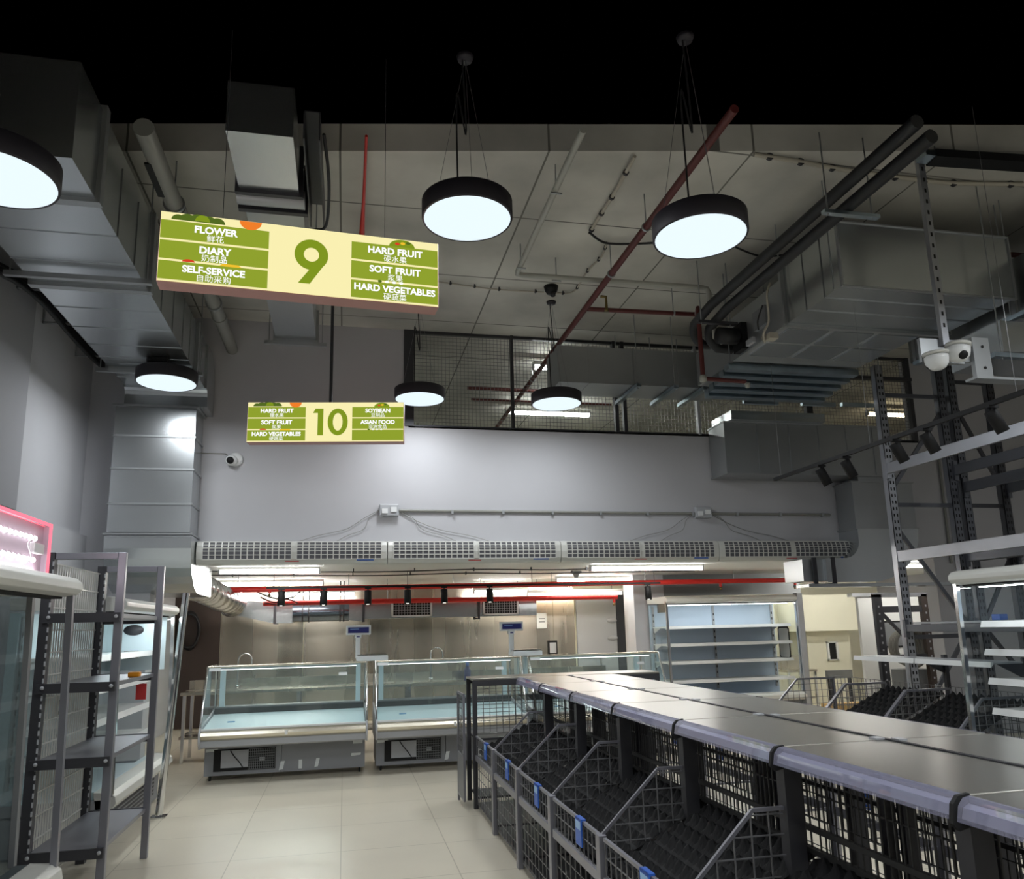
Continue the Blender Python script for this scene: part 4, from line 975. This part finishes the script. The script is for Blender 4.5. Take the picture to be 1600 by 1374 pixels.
# its fittings: dark corner card, side window, corner post
def fit(mb, name, m_):
    mb.v = [tuple(Vector(v)+ch.location) for v in mb.v]; return mb.build(name, m_, ch)
fit(B(((.022, .10, 1.82), (.030, .45, 1.97))), 'corner_card', 'dgrey')
fit(MB().prism([(.30, 1.02), (.34, .98), (.62, .98), (.66, 1.02), (.66, 1.50), (.62, 1.54), (.34, 1.54), (.30, 1.50)], 2.385, 2.388, 'x'), 'side_window_frame', 'dark')
fit(MB().prism([(.33, 1.04), (.36, 1.01), (.60, 1.01), (.63, 1.04), (.63, 1.48), (.60, 1.51), (.36, 1.51), (.33, 1.48)], 2.381, 2.3845, 'x'), 'side_window', 'white')
fit(B(((2.40, -.02, .0), (2.50, .10, 2.10))), 'corner_post', 'lgrey')
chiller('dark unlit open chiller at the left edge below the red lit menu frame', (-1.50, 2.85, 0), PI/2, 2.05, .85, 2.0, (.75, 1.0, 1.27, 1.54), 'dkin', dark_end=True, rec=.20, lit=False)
chiller('lit open chiller with white canopy behind the left steel rack', (-1.75, 6.85, 0), PI/2, 2.05, .85, 1.97, (.70, .96, 1.22, 1.48), 'ice', board=True)
chiller('open chiller at the right edge with white shelf edges, in front of the racking', (4.93, 5.52, 0), -PI/2, 2.0, .85, 2.02, (.62, .89, 1.125, 1.355, 1.58), 'iced')

# ================================================================== GONDOLA WITH WIRE BINS
MD = .917
def egg_mesh(x0, x1, y0, y1, z0, z1, nx, ny, amp, p):
    vs_ = []; fs = []
    for j in range(ny+1):
        for i in range(nx+1):
            u = i/nx; v = j/ny; x = x0+(x1-x0)*u; y = y0+(y1-y0)*v
            k = abs(math.sin(PI*(x-x0)/p)*math.sin(PI*(y-y0)/p))
            vs_.append((x, y, z0+(z1-z0)*u+amp*k*k))
    for j in range(ny):
        for i in range(nx):
            a = j*(nx+1)+i; fs.append((a, a+1, a+nx+2, a+nx+1))
    return MB().add(vs_, fs, False)
def partition(mb, y, xf=-.91, xm=-.60, xb=-.43, zf=.65, zt=.94, z0=.47, r=.014, wire=.005, step=.075):
    fr = MB()
    P = [(xf, y, z0), (xf, y, zf), (xm, y, zt), (xb, y, zt), (xb, y, z0)]
    for a, b in zip(P, P[1:]+P[:1]): fr.bar(a, b, r, r, (0, 1, 0))
    top = lambda x: zf+(zt-zf)*min(1, (x-xf)/(xm-xf))
    x = xf+step
    while x < xb-.01: mb.bar((x, y, z0), (x, y, top(x)), wire, wire, (0, 1, 0)); x += step
    z = z0+step
    while z < zt-.02:
        xs = xf if z <= zf else xf+(z-zf)/(zt-zf)*(xm-xf)
        mb.bar((xs, y+wire, z), (xb, y+wire, z), wire, wire, (0, 1, 0)); z += step
    return fr
def gondola(label, group, loc, rz=0, liner=True):
    t = thing('display_gondola', label, 'shop display', (0, 0, 0), 0, group)
    B(((-.47, .006, 1.150), (-.014, MD-.006, 1.170))).build('top_panel', 'topm', t, bevel=.003)
    MB().prism([(-.472, 1.172), (-.495, 1.167), (-.512, 1.148), (-.520, 1.108), (-.515, 1.108), (-.507, 1.145), (-.492, 1.161), (-.472, 1.166)], .012, MD-.012, 'y').build('clear_rail', 'clearp', t)
    MB().prism([(-.470, 1.150), (-.490, 1.140), (-.498, 1.112), (-.494, 1.112), (-.484, 1.134), (-.470, 1.142)], .004, MD-.004, 'y').build('rail_channel', 'lgrey', t)
    MB().prism([(-.46, 1.174), (-.497, 1.170), (-.516, 1.150), (-.525, 1.10), (-.505, 1.08), (-.46, 1.09)], .0, .014, 'y').build('rail_end_cap', 'dark', t)
    B(((-.010, 0.001, 1.140), (-.001, MD-.001, 1.174))).build('spine_trim', 'dgrey', t)
    B(((-.05, .002, 1.170), (-.012, .05, 1.177))).build('joint_clip', 'lgrey', t)
    B(((-.47, .002, 0), (-.40, .06, 1.149))).build('upright', 'dgrey', t)
    B(((-.05, .002, 0), (-.001, .04, 1.139))).build('spine_post', 'dgrey', t)
    bm_ = MB().grid((-.36, .03, .60), (0, MD-.06, 0), (0, 0, .52), 24, 4, .005)
    bm_.bar((-.36, .0, .86), (-.36, MD, .86), .02, .02); bm_.bar((-.36, 0, .78), (-.36, MD, .78), .025, .02)
    bm_.build('back_mesh', 'wired', t)
    mb = MB(); fr = partition(mb, .03)
    pf = fr.build('partition', 'steelg', t); mb.build('partition_mesh', 'wire', pf)
    B(((-.93, .002, 0), (-.89, .06, .66))).build('front_post', 'steelg', t, bevel=.003)
    MB().bar((-.91, .03, .65), (-.91, MD-.03, .65), .016, .016).build('front_rail', 'steelg', t)
    B(((-.925, .03, .44), (-.905, MD-.03, .485))).build('front_rail', 'steelg', t)
    MB().grid((-.91, .03, .487), (0, MD-.06, 0), (0, 0, .16), 12, 2, .005).build('front_mesh', 'wire', t)
    MB().grid((-.905, .03, .05), (0, MD-.06, 0), (0, 0, .39), 9, 5, .005).build('lower_mesh', 'wire', t)
    if liner: B(((-.90, .03, .455), (-.10, MD-.03, .465))).build('bin_floor', 'dgrey', t)
    B(((-.90, .03, .05), (-.10, MD-.03, .07))).build('lower_shelf', 'dgrey', t)
    if liner: egg_mesh(-.895, -.34, .02, MD-.02, .51, .765, 34, 56, .045, .078).build('foam_liner', 'liner', t)
    B(((-.928, .30, .53), (-.921, .40, .665)), ((-.928, .30, .655), (-.90, .40, .665))).build('price_card', 'blue', t)
    B(((-.9295, .31, .61), (-.9275, .39, .65))).build('card_band', 'bluel', t)
    t.location = loc; t.rotation_euler = (0, 0, rz); return t
SP = 2.13; YE = 7.40
near = ['gondola unit at the far end of the left bins, against the end shelf', 'second gondola unit from the far end of the left bins', 'third gondola unit from the far end of the left bins', 'fourth gondola unit from the far end of the left bins', 'fifth gondola unit from the far end of the left bins', 'sixth gondola unit from the far end, under the wide near top', 'nearest gondola unit on the left of the spine, bottom right corner']
g0 = gondola(near[0], 'gondola units with wire bins, left of the spine', (SP, YE-MD, 0))
for k in range(1, 7): dup(g0, (SP, YE-MD*(k+1), 0), 0, near[k])
far_ = ['gondola unit at the far end of the right side of the spine', 'second gondola unit from the far end on the right of the spine', 'third gondola unit from the far end on the right of the spine', 'fourth gondola unit from the far end on the right of the spine', 'fifth gondola unit from the far end on the right of the spine', 'sixth gondola unit from the far end on the right of the spine', 'nearest gondola unit on the right of the spine']
g1 = gondola(far_[0], 'gondola units right of the spine', (SP, YE, 0), PI, False)
for k in range(1, 7): dup(g1, (SP, YE-MD*k, 0), PI, far_[k])
# end shelf across the far end
es = thing('end_display', 'long narrow shelf unit with wire sides across the far end of the gondola', 'shop display', (2.13, 7.6, 0))
B(((1.20, 7.44, 1.15), (3.10, 7.86, 1.17))).build('top_panel', 'topm', es, bevel=.003)
B(((1.20, 7.43, 1.10), (3.10, 7.45, 1.15)), ((1.20, 7.84, 1.10), (3.10, 7.86, 1.15))).build('top_rail', 'dgrey', es)
for x in (1.20, 3.06):
    for y in (7.435, 7.82): B(((x, y, 0), (x+.04, y+.04, 1.15))).build('post', 'dgrey' , es)
MB().grid((1.24, 7.45, .66), (.44, 0, 0), (0, 0, .46), 7, 6, .005).build('wire_side', 'wire', es)
MB().grid((2.60, 7.45, .66), (.46, 0, 0), (0, 0, .46), 7, 6, .005).build('wire_side', 'wire', es)
MB().grid((1.24, 7.83, .66), (1.82, 0, 0), (0, 0, .46), 28, 6, .005).build('wire_back', 'wire', es)
B(((1.24, 7.46, .60), (3.06, 7.84, .62))).build('shelf', 'dgrey', es)
B(((1.24, 7.46, .08), (3.06, 7.84, .10))).build('shelf', 'dgrey', es)
sp_ = thing('side_panel', 'narrow wire end panel with solid lower half left of the bins', 'wire panel', (1.10, 7.7, 0))
MB().grid((1.12, 7.50, .46), (0, .36, 0), (0, 0, .56), 6, 8, .005).build('wire_mesh', 'wire', sp_)
MB().bar((1.12, 7.49, .06), (1.12, 7.49, 1.03), .022).bar((1.12, 7.87, .0), (1.12, 7.87, 1.03), .022).bar((1.12, 7.49, 1.02), (1.12, 7.87, 1.02), .02).bar((1.12, 7.49, .07), (1.12, 7.87, .07), .02).build('panel_frame', 'steelg', sp_)
B(((1.112, 7.50, .08), (1.128, 7.86, .46))).build('solid_panel', 'mgrey', sp_)

# ================================================================== BINS BY THE RACKING
bl = ['wire bin with black foam liner in front of the first racking upright', 'wire bin with black liner just behind the racking upright, next farther', 'far empty wire bin in front of the cream room']
def side_bin(label, yy, liner):
    t = thing('wire_bin', label, 'wire bin', (0, 0, 0), 0, 'wire bins beside the racking')
    for y in (0, MD-.02):
        w_ = MB(); f = partition(w_, y, -.86, -.50, -.02, .62, .96, .45, .020)
        pf = f.build('partition', 'steelg', t); w_.build('partition_mesh', 'wire', pf)
        B(((-.885, y, 0), (-.845, y+.018, .62))).build('leg', 'steelg', t)
        B(((-.04, y, 0), (.0, y+.02, 1.28 if liner else .97))).build('post', 'dgrey', t)
    MB().bar((-.86, 0, .62), (-.86, MD-.02, .62), .018).build('front_rail', 'steelg', t)
    MB().grid((-.86, 0, .45), (0, MD-.02, 0), (0, 0, .17), 12, 2, .005).build('front_mesh', 'wire', t)
    MB().grid((-.02, 0, .5), (0, MD-.02, 0), (0, 0, .48), 12, 6, .005).build('back_mesh', 'wire', t)
    B(((-.85, .01, .43), (-.03, MD-.03, .45))).build('bin_floor', 'dgrey', t)
    if liner: egg_mesh(-.85, -.05, .02, MD-.04, .55, .91, 40, 40, .04, .085).build('foam_liner', 'liner', t)
    if liner:
        B(((-.34, 0, 1.235), (-.02, MD-.02, 1.25))).build('upper_shelf', 'lgrey', t)
        MB().prism([(-.34, 1.25), (-.365, 1.255), (-.375, 1.21), (-.365, 1.21), (-.34, 1.235)], 0, MD-.02, 'y').build('price_rail', 'whitep', t)
        MB().prism([(-.03, 1.235), (-.30, 1.235), (-.03, 1.10)], .0, .012, 'y').build('shelf_bracket', 'dgrey', t)
    t.location = (5.72, yy, 0); return t
side_bin(bl[0], 5.66, True); side_bin(bl[1], 5.66+MD, True); side_bin(bl[2], 5.66+2*MD, False)

# ================================================================== LEFT STEEL RACK AND MENU FRAME
lr = thing('steel_rack', 'tall open grey steel rack with slotted posts and a wire back by the left wall', 'rack', (-1.7, 6.1, 0))
ya, yb, xr, xf = 5.55, 6.67, -1.92, -1.43
for y, h in ((ya, 2.2), (yb, 2.2)):
    B(((xf-.05, y-.02, 0), (xf, y+.02, h))).build('front_post', 'steelg', lr, bevel=.003)
    mm = MB()
    for k in range(38): mm.box((xr+.052, y-.032, .15+k*.053), (xr+.062, y-.029, .18+k*.053))
    B(((xr, y-.03, 0), (xr+.06, y+.03, h))).build('rear_post', 'dgrey', lr, extra=(mm, 'lgrey'))
    B(((xr+.062, y-.019, h-.045), (xf-.051, y+.019, h-.001))).build('top_bar', 'steelg', lr, bevel=.003)
for z in (1.80, 1.36, .90, .36):
    s_ = B(((xr+.05, ya-.03, z-.03), (xf-.03, yb+.03, z))).build('shelf', 'steelg' if z < 1.7 else 'lgrey', lr, bevel=.004)
    B(((xr+.02, ya-.045, z-.055), (xf-.01, ya-.025, z+.005))).build('shelf_bracket', 'dgrey', s_)
    B(((xr+.02, yb-.01, z-.055), (xf-.01, yb+.01, z+.005))).build('shelf_bracket', 'dgrey', s_)
    for x in (xr+.06, xf-.03): MB().lathe([(.001, 0), (.012, 0), (.012, .006), (.001, .006)], (0, 0, 0), 10, Matrix.Translation((x, ya-.046, z-.02)) @ Matrix.Rotation(PI/2, 4, 'X')).build('bolt', 'lgrey', s_)
MB().grid((xr+.01, ya, .10), (0, yb-ya, 0), (0, 0, 2.04), 24, 14, .009).build('wire_back', 'offw', lr)
oc = AZ(210, 1058, 1.36)
tag(B(((oc.x-.04, oc.y-.03, 1.361), (oc.x+.04, oc.y+.03, 1.395))).build('tag_clip', 'orange', bevel=.008), 'small orange clip lying on the second shelf of the grey steel rack', 'clip')
cp = thing('corner_post', 'shiny slightly leaning steel post beside the lit left chiller', 'post', (-1.55, 8.05, 0))
pb_, pt_ = AY(247, 1288, 8.05), AY(291, 927, 8.05); pb_.z = 0
T([pb_, pt_], .032, 14).build('post', 'chrome', cp)
B(((pb_.x-.07, 7.98, 0), (pb_.x+.07, 8.12, .012))).build('foot_plate', 'chrome', cp)
# red edged lit menu frame on the nearest left chiller
mf = thing('light_box', 'red edged open light box with two rows of white LEDs on the left chiller', 'light box', (-1.70, 3.9, 2.0))
lx, ly0, ly1, lz0, lz1 = -1.68, 3.0, 4.88, 2.005, 2.30
B(((lx-.05, ly0, lz0), (lx-.03, ly1, lz1))).build('back_panel', 'ledback', mf)
B(((lx-.03, ly0, lz1-.015), (lx, ly1, lz1)), ((lx-.03, ly1-.015, lz0), (lx, ly1, lz1))).build('box_side', 'ledback', mf)
for xx in (lx-.026, lx+.004):
    MB().bar((xx, ly0, lz1-.008), (xx, ly1, lz1-.008), .014).bar((xx, ly1-.004, lz0), (xx, ly1-.004, lz1), .014).build('glowing_edge', 'neon', mf)
for row, z in ((0, lz1-.10), (1, lz0+.075)):
    B(((lx-.03, ly0, z-.012), (lx-.026, ly1-.10, z+.012))).build('led_strip', 'lgrey', mf)
    for k in range(16):
        MB().lathe([(.001, 0), (.015, 0), (.009, .010), (.001, .011)], (0, 0, 0), 8, Matrix.Translation((lx-.026, ly1-.14-k*.066, z)) @ Matrix.Rotation(PI/2, 4, 'Y')).build('led', 'led', mf)
B(((lx-.03, ly1-.20, lz0+.11), (lx-.002, ly1-.05, lz0+.17))).build('power_supply', 'whitep', mf, bevel=.006)
T(curve_pts([(lx-.02, ly1-.15, lz1-.10), (lx-.015, ly1-.26, lz1-.14), (lx-.015, ly1-.2, lz0+.08), (lx-.015, ly1-.34, lz0+.02)], 6), .004, 6).build('wire', 'whitep', mf)
B(((lx-.025, ly0, lz0), (lx-.01, ly1-.1, lz0+.006))).build('lower_led_strip', 'led', mf)

# ================================================================== PALLET RACKING
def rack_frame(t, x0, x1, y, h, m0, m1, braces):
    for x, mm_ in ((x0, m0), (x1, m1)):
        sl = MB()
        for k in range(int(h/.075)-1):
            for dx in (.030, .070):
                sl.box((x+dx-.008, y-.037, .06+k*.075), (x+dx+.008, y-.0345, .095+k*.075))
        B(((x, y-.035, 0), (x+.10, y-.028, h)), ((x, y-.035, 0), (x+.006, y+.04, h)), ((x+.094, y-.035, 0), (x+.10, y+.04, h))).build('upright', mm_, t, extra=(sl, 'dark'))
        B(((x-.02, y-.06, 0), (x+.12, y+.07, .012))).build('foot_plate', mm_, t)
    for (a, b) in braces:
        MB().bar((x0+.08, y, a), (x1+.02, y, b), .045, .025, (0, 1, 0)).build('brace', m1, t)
def beam(t, x, z, y0, y1, m_, hgt=.12):
    b_ = MB().prism([(x-.012, z), (x-.012, z+hgt), (x+.028, z+hgt), (x+.028, z)], y0, y1, 'y').build('beam', m_, t, bevel=.004)
    for y in (y0, y1): B(((x-.018, y-.01, z-.06), (x+.03, y+.03, z+hgt+.05))).build('beam_end_plate', m_, b_)
pr = thing('pallet_racking', 'tall galvanised pallet racking with slotted uprights and long beams at the right', 'racking', (6.4, 6.2, 0))
yf, yn = 7.47, 4.70
for y in (yf, yn):
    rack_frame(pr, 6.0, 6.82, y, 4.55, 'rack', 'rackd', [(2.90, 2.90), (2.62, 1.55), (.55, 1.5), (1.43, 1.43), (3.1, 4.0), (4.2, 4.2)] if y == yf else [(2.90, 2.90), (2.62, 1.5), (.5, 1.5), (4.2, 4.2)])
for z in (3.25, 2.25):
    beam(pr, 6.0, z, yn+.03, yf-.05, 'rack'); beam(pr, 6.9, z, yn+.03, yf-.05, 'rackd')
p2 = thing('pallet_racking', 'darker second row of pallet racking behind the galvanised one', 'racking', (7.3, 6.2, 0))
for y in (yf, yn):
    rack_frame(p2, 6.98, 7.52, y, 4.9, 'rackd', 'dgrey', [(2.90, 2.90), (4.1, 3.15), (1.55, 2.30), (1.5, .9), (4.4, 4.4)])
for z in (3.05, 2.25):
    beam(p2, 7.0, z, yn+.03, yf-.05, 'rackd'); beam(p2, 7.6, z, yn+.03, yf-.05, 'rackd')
B(((7.02, yn, 2.37), (7.58, yf-.1, 2.40))).build('deck_board', 'dgrey', p2)
T(curve_pts([(7.1, 7.2, 2.43), (7.2, 6.8, 2.46), (7.15, 6.4, 2.43), (7.25, 6.0, 2.45)], 5), .03, 8).build('cable_bundle', 'rubber', p2)
bp_ = AZ(1562, 969, 1.594)
tag(B(((bp_.x-.05, bp_.y-.06, 1.593), (bp_.x+.05, bp_.y+.05, 1.655))).build('blue_box', 'blue', bevel=.006), 'small blue box on the racking shelf board behind the right edge chiller', 'box')
B(((6.03, 4.75, 1.575), (6.93, 7.35, 1.592))).build('shelf_board', 'lgrey', pr)
beam(pr, 6.0, 1.49, yn+.03, yf-.05, 'rackd', .08); beam(pr, 6.9, 1.49, yn+.03, yf-.05, 'rackd', .08)

# ================================================================== RIGHT END OF THE PREPARATION ROOM
sd = thing('swing_door', 'pale swing door panel with a round cornered dark window at the back right', 'door', (8.9, 11.5, 0))
B(((8.42, 11.5, .02), (9.75, 11.56, 2.0))).build('door_panel', 'white', sd)
fr = [(8.78, 1.20), (8.83, 1.15), (9.22, 1.15), (9.27, 1.20), (9.27, 1.54), (9.22, 1.59), (8.83, 1.59), (8.78, 1.54)]
MB().prism(fr, 11.485, 11.50, 'y').build('window_frame', 'dark', sd)
MB().prism([(9.025+(x-9.025)*.88, 1.37+(z-1.37)*.88) for x, z in fr], 11.480, 11.486, 'y').build('window_pane', 'mgrey', sd)
B(((8.3, 11.46, 2.0), (11.0, 11.6, 2.06))).build('head_rail', 'chrome', sd)
cf = thing('cage_frame', 'dark perforated steel frame standing behind the first racking upright', 'frame', (8.1, 9.25, 0))
for x in (8.02, 8.86):
    mm = MB()
    for k in range(16): mm.box((x+.05, 10.546, .15+k*.11), (x+.075, 10.551, .18+k*.11))
    B(((x, 10.55, 0), (x+.13, 10.62, 2.0))).build('post', 'dgrey' if x < 8.5 else 'brown', cf, extra=(mm, 'lgrey'))
B(((8.02, 10.55, 1.96), (8.99, 10.62, 2.02))).build('head_bar', 'lgrey', cf)
B(((8.15, 10.56, 1.72), (8.86, 10.60, 1.82))).build('cross_bar', 'dgrey', cf)
MB().bar((8.14, 10.58, 1.72), (8.5, 10.58, 1.35), .05, .03, (0, 1, 0)).build('brace', 'dgrey', cf)
B(((8.1, 10.56, 1.0), (8.9, 10.60, 1.08))).build('cross_bar', 'dgrey', cf)
hr = thing('hose_roll', 'grey roll of ribbed hose behind the dark perforated frame', 'hose', (8.75, 10.9, 1.2))
for k in range(5):
    T([(8.72+.28*math.cos(a*PI/14)*(1-.05*k), 10.72+.05*k, 1.18+.30*math.sin(a*PI/14)*(1-.05*k)) for a in range(29)], .032, 8).build('hose_loop', 'tilt', hr)
B(((8.5, 10.7, 0), (9.0, 10.98, .84))).build('stand', 'mgrey', hr)
st = thing('steel_table', 'small stainless table in front of the cream room wall', 'table', (8.1, 12.9, 0))
B(((7.76, 12.75, .72), (8.36, 13.3, .76))).build('table_top', 'stainless', st); B(((7.76, 13.27, .76), (8.36, 13.3, 1.0))).build('upstand', 'stainless', st)
for x in (7.78, 8.31):
    for y in (12.77, 13.25): B(((x, y, 0), (x+.04, y+.04, .72))).build('leg', 'chrome', st)
B(((7.78, 12.78, .25), (8.33, 13.27, .28))).build('under_shelf', 'stainless', st)
bs = thing('bench_seat', 'low pale bench with a grey back rail in front of the cream room', 'bench', (8.5, 12.2, 0))
B(((8.25, 12.3, .62), (8.75, 12.36, .76))).build('back_rail', 'mgrey', bs)
for x in (8.28, 8.68): B(((x, 12.3, 0), (x+.04, 12.36, .62))).build('leg', 'dgrey', bs)
for k, (x0_, x1_, y, z, lab) in enumerate(((6.95, 8.3, 10.9, .0, 'lowest pale timber plank lying near the far wire bin'), (7.0, 8.35, 11.08, .0, 'pale timber plank lying behind the lowest plank'), (7.3, 8.3, 10.97, .18, 'top pale timber plank of the small pile near the far bin'))):
    tag(B(((x0_, y, z), (x1_, y+.16, z+.175))).build('timber_plank', 'wood', bevel=.006), lab, 'plank', 'pale timber planks')
